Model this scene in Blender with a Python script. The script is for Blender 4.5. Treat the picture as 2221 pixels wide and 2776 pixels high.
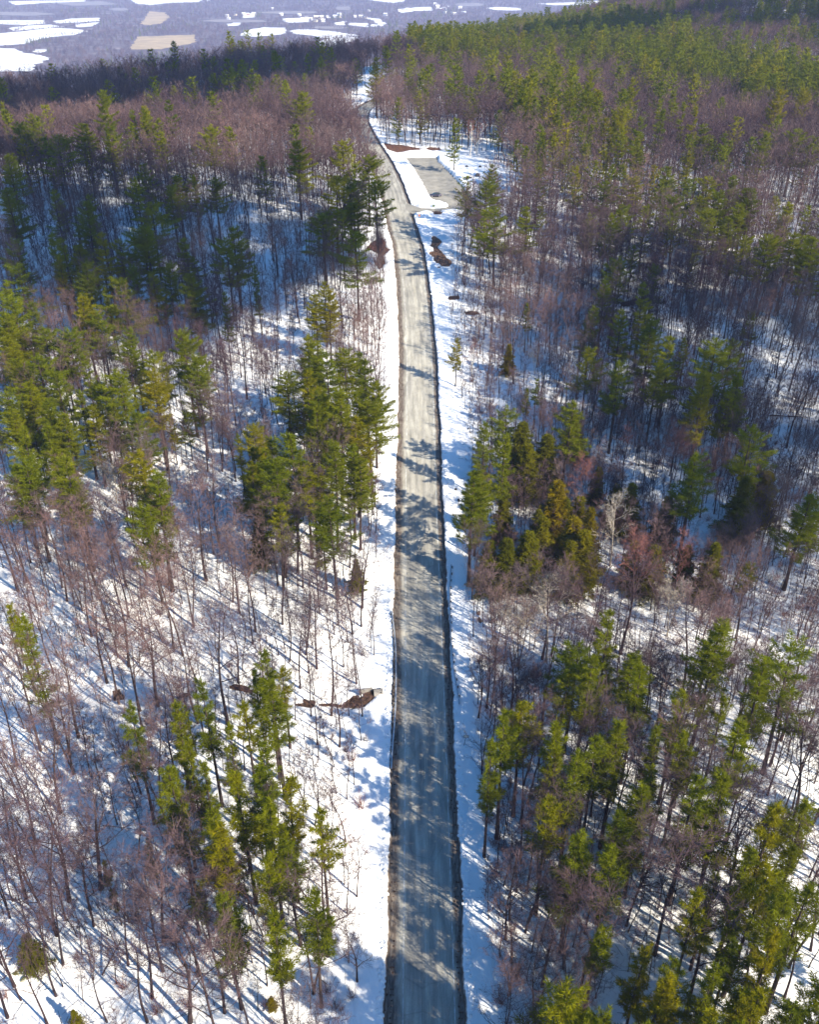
import bpy, math, random
import numpy as np
from mathutils import Vector

for _o in list(bpy.data.objects):
    bpy.data.objects.remove(_o)
scene = bpy.context.scene
COL = scene.collection
R = math.radians

# ------------------------------------------------------------------ camera, sky, sun, exposure
CAM_Z = 118.0
PITCH = R(32.0)
FPX = 2470.0                      # focal length in pixels of the 2221 x 2776 photograph
cam = bpy.data.cameras.new('camera')
cam.sensor_fit = 'VERTICAL'
cam.sensor_height = 36.0
cam.sensor_width = 36.0
cam.lens = FPX / 2776.0 * 36.0
cam.clip_start = 1.0
cam.clip_end = 40000.0
camo = bpy.data.objects.new('camera', cam)
camo.location = (0, 0, CAM_Z)
camo.rotation_euler = (math.pi / 2 - PITCH, 0, 0)
COL.objects.link(camo)
scene.camera = camo

SUN_EL = R(32.0)
SUN_AZ = R(127.0)                 # clockwise from +Y (the view direction)
world = bpy.data.worlds.new('World')
scene.world = world
world.use_nodes = True
wn = world.node_tree
wn.nodes.clear()
sky = wn.nodes.new('ShaderNodeTexSky')
sky.sky_type = 'NISHITA'
sky.sun_disc = False
sky.sun_elevation = SUN_EL
sky.sun_rotation = SUN_AZ
sky.altitude = 300.0
sky.air_density = 1.2
sky.dust_density = 0.4
sky.ozone_density = 4.0
bg = wn.nodes.new('ShaderNodeBackground')
bg.inputs['Strength'].default_value = 0.115
wo = wn.nodes.new('ShaderNodeOutputWorld')
hs = wn.nodes.new('ShaderNodeHueSaturation')     # a clear deep-blue winter sky, the same in every direction
hs.inputs['Saturation'].default_value = 1.28
wn.links.new(sky.outputs[0], hs.inputs['Color'])
wn.links.new(hs.outputs[0], bg.inputs[0])
wn.links.new(bg.outputs[0], wo.inputs[0])

sun = bpy.data.lights.new('sun', 'SUN')
sun.energy = 5.0
sun.angle = R(0.53)
sun.color = (1.0, 0.90, 0.72)
suno = bpy.data.objects.new('sun', sun)
sd = Vector((math.sin(SUN_AZ) * math.cos(SUN_EL), math.cos(SUN_AZ) * math.cos(SUN_EL), math.sin(SUN_EL)))
suno.rotation_euler = sd.to_track_quat('Z', 'Y').to_euler()
suno.location = sd * 300
COL.objects.link(suno)

scene.view_settings.view_transform = 'Standard'
scene.view_settings.look = 'None'
scene.view_settings.gamma = 1.0
scene.view_settings.use_curve_mapping = False
scene.view_settings.exposure = 1.3
scene.render.engine = 'CYCLES'
scene.cycles.max_bounces = 6
scene.cycles.diffuse_bounces = 3
scene.cycles.glossy_bounces = 2
scene.cycles.transmission_bounces = 3
scene.cycles.volume_bounces = 0
scene.cycles.use_denoising = True
scene.cycles.sample_clamp_indirect = 4.0

# ------------------------------------------------------------------ image <-> place
CP, SP = math.cos(PITCH), math.sin(PITCH)


def smooth(a, b, x):
    t = np.clip((np.asarray(x, float) - a) / (b - a), 0, 1)
    return t * t * (3 - 2 * t)


def project(x, y, z):
    """a point of the place -> pixel of the photograph shown 1725 x 2156"""
    z = np.asarray(z) - CAM_Z
    d = y * CP - z * SP
    up = y * SP + z * CP
    u = x / d * FPX + 1110.5
    v = 1388.0 - up / d * FPX
    return u * 0.77668, v * 0.77668, d


def pix_ray(px, py):
    u = (px / 0.77668 - 1110.5) / FPX
    v = -(py / 0.77668 - 1388.0) / FPX
    return np.array([u, CP + v * SP, -SP + v * CP])


PY = [-400, 0, 64, 200, 330, 400, 480, 560, 650, 740, 900, 1000, 1100, 1400, 14000]
PZ = [-175, -125, -117, -100, -83.6, -79.5, -79.0, -81, -80, -78, -86, -91, -95, -100, -100]
_ty = np.arange(-400, 14000, 4.0)
_tz = np.interp(_ty, PY, PZ)
_k = np.hanning(21)
_k /= _k.sum()
_tz = np.convolve(np.pad(_tz, 10, mode='edge'), _k, mode='valid')


def bumps(x, y, wl, seed):
    r = random.Random(seed)
    s = 0
    for _ in range(5):
        a = r.uniform(0, 6.28)
        k = 6.283 / (wl * r.uniform(0.7, 1.5))
        s = s + np.sin(k * (x * math.cos(a) + y * math.sin(a)) + r.uniform(0, 6.28))
    return s / 5


def ground0(x, y):
    x = np.asarray(x, float)
    y = np.asarray(y, float)
    z = np.interp(y, _ty, _tz)
    edge = np.interp(x, [-2500, -600, -226, -100, 0, 60, 120, 500, 1000, 3000],
                     [250, 330, 545, 700, 770, 920, 1150, 1250, 1400, 1500])
    z = z + smooth(90, 420, x) * smooth(560, 1050, y) * 58
    t = np.clip((y - edge) / 900.0, 0, 1)
    fall = t * t * (3 - 2 * t)
    z = z * (1 - fall) + (-350.0) * fall
    return z + CAM_Z


def ground(x, y):
    """ground level with its humps; level across the road itself"""
    x = np.asarray(x, float)
    y = np.asarray(y, float)
    z = ground0(x, y)
    off = np.where(y > 280, smooth(8, 22, np.abs(road_t(x, y))), smooth(6, 18, np.abs(x - 1.7)))
    m = off * (1 - smooth(1200, 2200, y))
    z = z + m * (1.5 * bumps(x, y, 45, 3) + 0.35 * bumps(x, y, 13, 5) + 0.12 * bumps(x, y, 4.5, 8))
    # stream gully that passes under the road
    gl = np.exp(-((y - stream_y(x)) / 5.5) ** 2) * smooth(8, 15, np.abs(x - 1.5))
    return z - 2.3 * gl * (y < 250)


def stream_y(x):
    x = np.asarray(x, float)
    return 118.0 - 0.02 * x + 1.0 * np.sin(x * 0.21)


def hit(px, py, lift=0.0, fn=None, tmin=60.0, tmax=9000.0):
    """the point of the ground (raised by lift) seen at that pixel"""
    d = pix_ray(px, py)
    fn = fn or ground
    ts = np.concatenate([np.arange(tmin, 1300, 3.0), np.arange(1300, tmax, 25.0)])
    below = CAM_Z + d[2] * ts - fn(d[0] * ts, d[1] * ts) - lift < 0
    i = int(np.argmax(below)) if below.any() else len(ts) - 1
    a, b = ts[max(i - 1, 0)], ts[i]
    for _ in range(18):
        m = 0.5 * (a + b)
        if CAM_Z + d[2] * m - float(fn(d[0] * m, d[1] * m)) - lift < 0:
            b = m
        else:
            a = m
    return d[0] * b, d[1] * b, float(fn(d[0] * b, d[1] * b))


# road middle line (between the two snow edges)
_rp = [(896.6, 2156), (890, 1500), (883, 1077), (882, 884), (880.5, 776), (875.3, 668), (861, 530), (846, 475),
       (830, 412), (806, 352), (775, 298), (757, 258), (762, 234), (778, 222), (797, 212.5), (822, 204.5), (880, 190)]
road_pts = [(1.75, -120.0), (1.75, 20.0)]
for _p in _rp:
    _h = hit(_p[0], _p[1], 0, ground0)
    road_pts.append((_h[0], _h[1]))


def catmull(pts, step):
    out = []
    n = len(pts)
    for i in range(n - 1):
        p0 = np.array(pts[max(i - 1, 0)]); p1 = np.array(pts[i]); p2 = np.array(pts[i + 1]); p3 = np.array(pts[min(i + 2, n - 1)])
        L = np.linalg.norm(p2 - p1)
        m = max(2, int(L / step))
        m1 = (p2 - p0) * L / max(1e-6, np.linalg.norm(p2 - p0))
        m2 = (p3 - p1) * L / max(1e-6, np.linalg.norm(p3 - p1))
        for k in range(m):
            t = k / m
            out.append((2*t**3 - 3*t**2 + 1) * p1 + (t**3 - 2*t**2 + t) * m1 + (-2*t**3 + 3*t**2) * p2 + (t**3 - t**2) * m2)
    out.append(np.array(pts[-1]))
    return np.array(out)


ROAD = catmull(road_pts, 0.7)
_ks = np.hanning(31); _ks /= _ks.sum()
ROAD = np.stack([np.convolve(np.pad(ROAD[:, i], 15, mode='edge'), _ks, mode='valid') for i in (0, 1)], 1)
_dr = np.gradient(ROAD, axis=0)
_dr /= np.linalg.norm(_dr, axis=1)[:, None]
RN = np.stack([_dr[:, 1], -_dr[:, 0]], 1)          # to the right of the road
RS = np.concatenate([[0], np.cumsum(np.linalg.norm(np.diff(ROAD, axis=0), axis=1))])
_rsub = ROAD[::4]
_rns = RN[::4]


def road_t(x, y):
    """signed distance to the road middle, right positive"""
    x = np.asarray(x, float); y = np.asarray(y, float)
    sh = np.broadcast(x, y).shape
    q = np.stack([np.broadcast_to(x, sh).ravel(), np.broadcast_to(y, sh).ravel()], 1)
    out = np.empty(len(q))
    for a in range(0, len(q), 20000):
        d = q[a:a + 20000, None, :] - _rsub[None]
        dd = (d ** 2).sum(2)
        j = dd.argmin(1)
        i = np.arange(len(j))
        out[a:a + 20000] = np.sqrt(dd[i, j]) * np.sign((d[i, j] * _rns[j]).sum(1))
    return out.reshape(sh)


def inside(poly, x, y):
    x = np.asarray(x, float); y = np.asarray(y, float)
    r = np.zeros(np.broadcast(x, y).shape, bool)
    n = len(poly)
    for i in range(n):
        x1, y1 = poly[i][:2]; x2, y2 = poly[(i + 1) % n][:2]
        c = ((y1 > y) != (y2 > y)) & (x < (x2 - x1) * (y - y1) / ((y2 - y1) if y2 != y1 else 1e-9) + x1)
        r ^= c
    return r


def z1(zx, zy):                   # pixel of an enlargement of the car park
    return ((900 + zx * 0.28986) * 0.77668, (150 + zy * 0.28986) * 0.77668)


def world_poly(pts, fn=None):
    return [hit(px, py, 0, fn)[:2] for px, py in pts]


LOT = world_poly([z1(*p) for p in [(680, 957), (985, 955), (1003, 1012), (1130, 1130), (1215, 1225), (1300, 1330), (1420, 1398),
                                   (1420, 1432), (1115, 1440), (1000, 1466), (860, 1470), (760, 1490), (690, 1440), (700, 1385), (760, 1402), (830, 1425),
                                   (960, 1432), (1060, 1418), (1098, 1400), (1040, 1378), (940, 1352), (895, 1292), (840, 1180), (770, 1070)]], ground0)


def jitter_poly(poly, step, amp, seed):
    r = random.Random(seed)
    out = []
    n = len(poly)
    for i in range(n):
        a = np.array(poly[i][:2]); b = np.array(poly[(i + 1) % n][:2])
        m = max(1, int(np.linalg.norm(b - a) / step))
        for k in range(m):
            p = a + (b - a) * k / m
            out.append((p[0] + r.uniform(-amp, amp), p[1] + r.uniform(-amp, amp)))
    return out


Z5 = lambda zx, zy: ((580 + zx * 0.28986) * 0.77668, (1820 + zy * 0.28986) * 0.77668)
ZB = lambda zx, zy: ((1130 + zx * 0.07536) * 0.77668, (600 + zy * 0.07536) * 0.77668)
HOLES = []        # openings in the snow: (polygon, depth)
_hol = [
    [Z5(*p) for p in [(1190, 345), (1230, 300), (1300, 245), (1340, 228), (1395, 245), (1400, 215), (1385, 190), (1500, 158), (1534, 185), (1510, 235), (1440, 300), (1390, 335), (1290, 350)]],
    [Z5(*p) for p in [(830, 262), (850, 258), (880, 280), (925, 275), (950, 292), (935, 345), (880, 350), (800, 330), (750, 312), (840, 300)]],
    [Z5(*p) for p in [(975, 310), (1010, 308), (1095, 308), (1190, 322), (1190, 340), (1095, 332), (1010, 342)]],
    [Z5(*p) for p in [(120, 150), (185, 122), (260, 138), (330, 160), (375, 190), (370, 220), (290, 208), (215, 185), (150, 170)]],
    [(372, 1468), (388, 1460), (404, 1459), (405, 1464), (385, 1472), (374, 1474)],
    [(106, 1447), (120, 1441), (132, 1444), (122, 1450)],
    [(232, 1447), (250, 1451), (262, 1470), (262, 1482), (240, 1480), (236, 1462)],
    [ZB(*p) for p in [(520, 640), (580, 560), (690, 560), (720, 600), (810, 620), (900, 770), (830, 850), (760, 940), (760, 1000), (880, 1080), (960, 1200), (1090, 1350), (1250, 1420),
                      (1260, 1540), (1180, 1640), (920, 1670), (840, 1570), (690, 1510), (600, 1390), (650, 1300), (560, 1300), (430, 1170), (460, 1130), (600, 1100), (600, 1000), (500, 900), (540, 800)]],
    [(808, 302), (822, 305), (850, 307), (872, 311), (890, 314), (886, 320), (860, 323), (836, 323), (814, 316)],
    [(890, 317), (905, 311), (926, 312), (930, 318), (905, 319)],
    [(782, 512), (802, 500), (814, 512), (810, 520), (822, 528), (806, 540), (812, 556), (800, 570), (790, 556), (798, 536), (784, 530), (770, 526)],
    [(977, 659), (990, 656), (1004, 657), (1010, 661), (1000, 665), (985, 665)],
    [(943, 626), (965, 623), (970, 631), (948, 634)],
    [(1300, 640), (1342, 630), (1350, 640), (1320, 648)],
    [(1004, 1286), (1007, 1284), (1010, 1289), (1010, 1300), (1014, 1306), (1018, 1313), (1013, 1314), (1006, 1306), (1003, 1296)],
    [(908, 447), (915, 446), (932, 447), (934, 450), (926, 453), (916, 453)],  # dark hollow in the snow bank, its shade put in as dark litter
]
for _i, _p in enumerate(_hol):
    HOLES.append(jitter_poly(world_poly(_p, ground), 1.2, 0.18, 40 + _i))


def cover(x, y):
    """what lies on the ground: about 1 on snow, 0 on pavement and in the openings of the snow"""
    t = road_t(x, y)
    s = smooth(5.0, 6.4, np.abs(t))
    s = np.where(inside(LOT, x, y), 0, s)
    return s


SNOW = 0.40


def snow_z(x, y):
    return ground(x, y) + SNOW


# ------------------------------------------------------------------ helpers: materials
def nodes_mat(name):
    m = bpy.data.materials.new(name)
    m.use_nodes = True
    nt = m.node_tree
    return m, nt, nt.nodes['Principled BSDF']


def N(nt, kind, **kw):
    n = nt.nodes.new(kind)
    for k, v in kw.items():
        setattr(n, k, v)
    return n


def ramp(nt, fac, stops):
    r = N(nt, 'ShaderNodeValToRGB')
    e = r.color_ramp.elements
    while len(e) < len(stops):
        e.new(0.5)
    for i, (p, c) in enumerate(stops):
        e[i].position = p
        e[i].color = (*c, 1)
    nt.links.new(fac, r.inputs[0])
    return r.outputs[0]


def noise(nt, vec, scale, detail=4, rough=0.6):
    n = N(nt, 'ShaderNodeTexNoise')
    n.inputs['Scale'].default_value = scale
    n.inputs['Detail'].default_value = detail
    n.inputs['Roughness'].default_value = rough
    if vec is not None:
        nt.links.new(vec, n.inputs['Vector'])
    return n.outputs['Fac']


def mapping(nt, src, scale):
    m = N(nt, 'ShaderNodeMapping')
    m.inputs['Scale'].default_value = scale
    nt.links.new(src, m.inputs['Vector'])
    return m.outputs[0]


def mixc(nt, fac, a, b, mode='MIX'):
    m = N(nt, 'ShaderNodeMix', data_type='RGBA', blend_type=mode)
    for s, v in ((m.inputs[0], fac), (m.inputs[6], a), (m.inputs[7], b)):
        if isinstance(v, (int, float)):
            s.default_value = v
        elif isinstance(v, tuple):
            s.default_value = (*v, 1)
        else:
            nt.links.new(v, s)
    return m.outputs[2]


def plain(name, col, rough=0.8, var=0.25, scale=2.0, metal=0.0, random_hue=None):
    m, nt, b = nodes_mat(name)
    tc = N(nt, 'ShaderNodeTexCoord')
    f = noise(nt, tc.outputs['Object'], scale)
    lo = tuple(c * (1 - var) for c in col)
    hi = tuple(min(1, c * (1 + var)) for c in col)
    c = ramp(nt, f, [(0.3, lo), (0.7, hi)])
    if random_hue:
        oi = N(nt, 'ShaderNodeObjectInfo')
        c2 = ramp(nt, oi.outputs['Random'], random_hue)
        c = mixc(nt, 1.0, c, c2, 'MULTIPLY')
    nt.links.new(c, b.inputs['Base Color'])
    b.inputs['Roughness'].default_value = rough
    b.inputs['Metallic'].default_value = metal
    b.inputs['Specular IOR Level'].default_value = 0.3
    return m


def snow_material():
    m, nt, b = nodes_mat('snow')
    g = N(nt, 'ShaderNodeNewGeometry')
    p = g.outputs['Position']
    big = noise(nt, p, 0.12, 5)
    c = ramp(nt, big, [(0.3, (0.80, 0.80, 0.80)), (0.7, (0.86, 0.86, 0.86))])
    # leaf litter, bark crumbs and fallen twigs on the old snow
    lit = noise(nt, p, 3.4, 8, 0.8)
    area = noise(nt, p, 0.05, 3)
    mul = N(nt, 'ShaderNodeMath', operation='MULTIPLY')
    l1 = ramp(nt, lit, [(0.57, (0, 0, 0)), (0.70, (1, 1, 1))])
    l2 = ramp(nt, area, [(0.40, (0, 0, 0)), (0.62, (0.9, 0.9, 0.9))])
    nt.links.new(l1, mul.inputs[0]); nt.links.new(l2, mul.inputs[1])
    c = mixc(nt, mul.outputs[0], c, (0.26, 0.20, 0.17))
    nt.links.new(c, b.inputs['Base Color'])
    b.inputs['Roughness'].default_value = 0.75
    b.inputs['Specular IOR Level'].default_value = 0.2
    bp = N(nt, 'ShaderNodeBump')
    bp.inputs['Strength'].default_value = 0.7
    bp.inputs['Distance'].default_value = 0.25
    h1 = noise(nt, p, 0.9, 6, 0.62)
    nt.links.new(h1, bp.inputs['Height'])
    nt.links.new(bp.outputs[0], b.inputs['Normal'])
    return m


def verge_material():
    """cleaner snow thrown up beside the road, dirty where it meets the gravel (u = metres from the edge)"""
    m, nt, b = nodes_mat('ploughed_snow')
    uv = N(nt, 'ShaderNodeUVMap')
    sep = N(nt, 'ShaderNodeSeparateXYZ')
    nt.links.new(uv.outputs[0], sep.inputs[0])
    g = N(nt, 'ShaderNodeNewGeometry')
    p = g.outputs['Position']
    n1 = noise(nt, p, 1.7, 5, 0.7)
    add = N(nt, 'ShaderNodeMath', operation='ADD')
    sc = N(nt, 'ShaderNodeMath', operation='MULTIPLY'); sc.inputs[1].default_value = 0.55
    nt.links.new(n1, sc.inputs[0])
    nt.links.new(sep.outputs[0], add.inputs[0]); nt.links.new(sc.outputs[0], add.inputs[1])
    c = ramp(nt, add.outputs[0], [(0.34, (0.10, 0.075, 0.06)), (0.50, (0.30, 0.27, 0.25)), (0.62, (0.82, 0.82, 0.82)), (1.0, (0.85, 0.85, 0.85))])
    nt.links.new(c, b.inputs['Base Color'])
    b.inputs['Roughness'].default_value = 0.75
    b.inputs['Specular IOR Level'].default_value = 0.2
    bp = N(nt, 'ShaderNodeBump')
    bp.inputs['Strength'].default_value = 0.6
    bp.inputs['Distance'].default_value = 0.2
    nt.links.new(noise(nt, mapping(nt, p, (1, 0.45, 1)), 2.2, 6, 0.65), bp.inputs['Height'])
    nt.links.new(bp.outputs[0], b.inputs['Normal'])
    return m


def road_material():
    """u = metres to the right of the road middle, v = metres along it"""
    m, nt, b = nodes_mat('salted_asphalt')
    uv = N(nt, 'ShaderNodeUVMap')
    sep = N(nt, 'ShaderNodeSeparateXYZ')
    nt.links.new(uv.outputs[0], sep.inputs[0])
    u = sep.outputs[0]
    vec = uv.outputs[0]
    streak = noise(nt, mapping(nt, vec, (1.3, 0.09, 1)), 1.0, 5, 0.65)
    fine = noise(nt, mapping(nt, vec, (5.0, 0.35, 1)), 1.0, 5, 0.7)
    blot = noise(nt, mapping(nt, vec, (0.5, 0.16, 1)), 1.0, 5, 0.6)
    grain = noise(nt, vec, 5.0, 5, 0.75)
    base = ramp(nt, streak, [(0.30, (0.275, 0.26, 0.222)), (0.50, (0.37, 0.352, 0.305)), (0.68, (0.48, 0.457, 0.40))])
    c = mixc(nt, 0.15, base, ramp(nt, fine, [(0.3, (0.15, 0.142, 0.13)), (0.7, (0.42, 0.41, 0.38))]))
    c = mixc(nt, 0.75, c, ramp(nt, blot, [(0.3, (0.6, 0.6, 0.6)), (0.7, (1.25, 1.24, 1.2))]), 'MULTIPLY')
    c = mixc(nt, 0.5, c, ramp(nt, grain, [(0.25, (0.6, 0.6, 0.6)), (0.75, (1.3, 1.3, 1.3))]), 'MULTIPLY')
    # wheel paths worn darker, salt left pale between them
    mpu = N(nt, 'ShaderNodeMapRange')
    mpu.inputs['From Min'].default_value = -5.0; mpu.inputs['From Max'].default_value = 5.0
    nt.links.new(u, mpu.inputs['Value'])
    trk = ramp(nt, mpu.outputs[0], [(0.22, (1.25, 1.24, 1.2)), (0.30, (0.78, 0.78, 0.8)), (0.37, (1.15, 1.15, 1.12)), (0.455, (0.8, 0.8, 0.82)), (0.53, (1.3, 1.28, 1.22)), (0.62, (0.78, 0.78, 0.8)), (0.70, (1.15, 1.15, 1.12)), (0.78, (0.8, 0.8, 0.82)), (0.87, (1.1, 1.1, 1.06))])
    c = mixc(nt, 0.42, c, trk, 'MULTIPLY')
    wet = noise(nt, mapping(nt, vec, (0.35, 0.035, 1)), 1.0, 4, 0.6)
    c = mixc(nt, ramp(nt, wet, [(0.52, (0, 0, 0)), (0.66, (0.5, 0.5, 0.5))]), c, (0.13, 0.125, 0.118))
    # patches and cracks across the road
    wv = N(nt, 'ShaderNodeTexVoronoi', feature='DISTANCE_TO_EDGE')
    wv.inputs['Scale'].default_value = 1.0
    nt.links.new(mapping(nt, vec, (0.28, 0.16, 1)), wv.inputs['Vector'])
    crack = ramp(nt, wv.outputs['Distance'], [(0.0, (0.45, 0.45, 0.45)), (0.018, (1, 1, 1))])
    c = mixc(nt, 0.35, c, crack, 'MULTIPLY')
    vc = N(nt, 'ShaderNodeTexVoronoi')
    vc.inputs['Scale'].default_value = 1.0
    nt.links.new(mapping(nt, vec, (0.30, 0.07, 1)), vc.inputs['Vector'])
    sv = N(nt, 'ShaderNodeSeparateColor')
    nt.links.new(vc.outputs['Color'], sv.inputs[0])
    c = mixc(nt, 0.6, c, ramp(nt, sv.outputs[0], [(0.1, (0.78, 0.78, 0.8)), (0.9, (1.12, 1.12, 1.1))]), 'MULTIPLY')
    # gravel and mud along both sides; their dark tone takes in the bank's shade
    w = N(nt, 'ShaderNodeMath', operation='ADD')
    wob = noise(nt, mapping(nt, vec, (0.6, 0.35, 1)), 1.0, 5, 0.7)
    wm = N(nt, 'ShaderNodeMath', operation='MULTIPLY_ADD'); wm.inputs[1].default_value = 1.6; wm.inputs[2].default_value = -0.8
    nt.links.new(wob, wm.inputs[0])
    nt.links.new(u, w.inputs[0]); nt.links.new(wm.outputs[0], w.inputs[1])
    mp = N(nt, 'ShaderNodeMapRange')
    mp.inputs['From Min'].default_value = -5.0; mp.inputs['From Max'].default_value = 5.0
    nt.links.new(w.outputs[0], mp.inputs['Value'])
    edge = ramp(nt, mp.outputs[0], [(0.09, (1, 1, 1)), (0.17, (0, 0, 0)), (0.875, (0, 0, 0)), (0.93, (1, 1, 1))])
    mud = ramp(nt, noise(nt, mapping(nt, vec, (3.0, 0.5, 1)), 1.0, 6, 0.75), [(0.3, (0.05, 0.037, 0.030)), (0.5, (0.12, 0.094, 0.076)), (0.72, (0.30, 0.26, 0.21))])
    c = mixc(nt, edge, c, mud)
    nt.links.new(c, b.inputs['Base Color'])
    b.inputs['Roughness'].default_value = 0.7
    b.inputs['Specular IOR Level'].default_value = 0.25
    bp = N(nt, 'ShaderNodeBump')
    bp.inputs['Strength'].default_value = 0.5
    bp.inputs['Distance'].default_value = 0.05
    nt.links.new(grain, bp.inputs['Height'])
    nt.links.new(bp.outputs[0], b.inputs['Normal'])
    return m


def paint_material(name, col):
    m, nt, b = nodes_mat(name)
    g = N(nt, 'ShaderNodeNewGeometry')
    f = noise(nt, mapping(nt, g.outputs['Position'], (3, 0.6, 1)), 1.0, 6, 0.75)
    c = ramp(nt, f, [(0.44, (0.27, 0.26, 0.23)), (0.66, col)])
    nt.links.new(c, b.inputs['Base Color'])
    b.inputs['Roughness'].default_value = 0.6
    return m


def bark_material(name, lo, hi, hues=None):
    m, nt, b = nodes_mat(name)
    tc = N(nt, 'ShaderNodeTexCoord')
    f = noise(nt, mapping(nt, tc.outputs['Object'], (6, 6, 1.1)), 1.0, 5, 0.7)
    c = ramp(nt, f, [(0.3, lo), (0.7, hi)])
    if hues:
        oi = N(nt, 'ShaderNodeObjectInfo')
        c = mixc(nt, 1.0, c, ramp(nt, oi.outputs['Random'], hues), 'MULTIPLY')
        st = noise(nt, oi.outputs['Location'], 0.022, 3, 0.6)          # kinds of tree grow in stands
        c = mixc(nt, 1.0, c, ramp(nt, st, [(0.36, (0.72, 0.64, 0.78)), (0.5, (1.0, 0.95, 1.0)), (0.64, (1.6, 1.44, 1.34))]), 'MULTIPLY')
    nt.links.new(c, b.inputs['Base Color'])
    b.inputs['Roughness'].default_value = 0.9
    b.inputs['Specular IOR Level'].default_value = 0.15
    return m


def needle_material(name, lo, hi, hues):
    m = bpy.data.materials.new(name)
    m.use_nodes = True
    nt = m.node_tree
    nt.nodes.clear()
    out = N(nt, 'ShaderNodeOutputMaterial')
    tc = N(nt, 'ShaderNodeTexCoord')
    f = noise(nt, tc.outputs['Object'], 0.55, 4, 0.7)
    c = ramp(nt, f, [(0.30, lo), (0.72, hi)])
    oi = N(nt, 'ShaderNodeObjectInfo')
    c = mixc(nt, 1.0, c, ramp(nt, oi.outputs['Random'], hues), 'MULTIPLY')
    d = N(nt, 'ShaderNodeBsdfDiffuse')
    t = N(nt, 'ShaderNodeBsdfTranslucent')
    mx = N(nt, 'ShaderNodeMixShader')
    mx.inputs[0].default_value = 0.5
    nt.links.new(c, d.inputs[0]); nt.links.new(c, t.inputs[0])
    nt.links.new(d.outputs[0], mx.inputs[1]); nt.links.new(t.outputs[0], mx.inputs[2])
    nt.links.new(mx.outputs[0], out.inputs[0])
    return m


TWIG_HUES = [(0.0, (0.72, 0.64, 0.70)), (0.3, (1.0, 0.88, 0.87)), (0.55, (1.15, 0.95, 0.90)), (0.75, (0.9, 0.9, 0.88)), (1.0, (1.45, 1.28, 1.15))]
NEEDLE_HUES = [(0.0, (0.62, 0.72, 0.8)), (0.35, (1.0, 1.0, 0.9)), (0.6, (0.80, 0.90, 0.9)), (0.8, (1.15, 1.12, 0.7)), (1.0, (1.30, 1.06, 0.6))]
M = {
    'snow': snow_material(),
    'verge': verge_material(),
    'road': road_material(),
    'lot': plain('gritty_asphalt', (0.24, 0.225, 0.195), 0.8, 0.22, 0.35),
    'yellow': paint_material('yellow_paint', (0.46, 0.40, 0.27)),
    'white': paint_material('white_paint', (0.72, 0.72, 0.70)),
    'leaf_litter': plain('wet_leaf_litter', (0.060, 0.032, 0.022), 0.85, 0.6, 1.6),
    'dry_grass': plain('dry_grass', (0.15, 0.085, 0.055), 0.9, 0.55, 1.1),
    'bark': bark_material('grey_brown_bark', (0.018, 0.013, 0.014), (0.062, 0.045, 0.043), [(0, (0.8, 0.75, 0.75)), (0.5, (1, 1, 1)), (1, (1.3, 1.15, 1.05))]),
    'pine_bark': bark_material('pine_bark', (0.022, 0.016, 0.015), (0.065, 0.044, 0.038)),
    'twig': bark_material('bare_twigs', (0.050, 0.038, 0.042), (0.126, 0.098, 0.098), TWIG_HUES),
    'red_twig': bark_material('reddish_twigs', (0.13, 0.052, 0.044), (0.22, 0.095, 0.078)),
    'birch': bark_material('birch_bark', (0.45, 0.41, 0.36), (0.72, 0.68, 0.62)),
    'pale_bark': bark_material('pale_dead_wood', (0.26, 0.22, 0.18), (0.42, 0.37, 0.30)),
    'needle': needle_material('pine_needles', (0.094, 0.106, 0.005), (0.245, 0.248, 0.012), NEEDLE_HUES),
    'fir_needle': needle_material('olive_needles', (0.105, 0.100, 0.005), (0.230, 0.200, 0.009), NEEDLE_HUES),
    'rust': plain('rusty_fern_litter', (0.085, 0.036, 0.030), 0.9, 0.6, 1.3),
    'rock': plain('dark_wet_rock', (0.035, 0.033, 0.038), 0.7, 0.4, 2.0),
    'concrete': plain('weathered_concrete', (0.22, 0.205, 0.19), 0.85, 0.25, 1.5),
    'pipe_shade': plain('painted_pipe_shade', (0.010, 0.010, 0.012), 0.9, 0.1, 1.0),
    'steel': plain('galvanised_steel', (0.42, 0.44, 0.46), 0.45, 0.15, 1.5, 0.6),
    'post': plain('weathered_post', (0.16, 0.15, 0.14), 0.8, 0.3, 3.0),
}


# ------------------------------------------------------------------ helpers: meshes
def tuft_tris(rs, P, D, k, length, width, spread, lift=0.25):
    """k narrow needle sprays round each point P, pointing about D"""
    n = len(P)
    Pn = np.repeat(P, k, 0); Dn = np.repeat(D, k, 0)
    d = Dn + rs.randn(n * k, 3) * spread
    d[:, 2] += lift
    d /= np.linalg.norm(d, axis=1)[:, None]
    a = np.cross(d, rs.randn(n * k, 3)); a /= np.linalg.norm(a, axis=1)[:, None] + 1e-9
    L = length * (0.6 + 0.8 * rs.rand(n * k, 1)); W = width * (0.6 + 0.8 * rs.rand(n * k, 1))
    b = Pn + rs.randn(n * k, 3) * 0.10
    return np.stack([b - a * W, b + a * W, b + d * L], 1)


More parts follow.
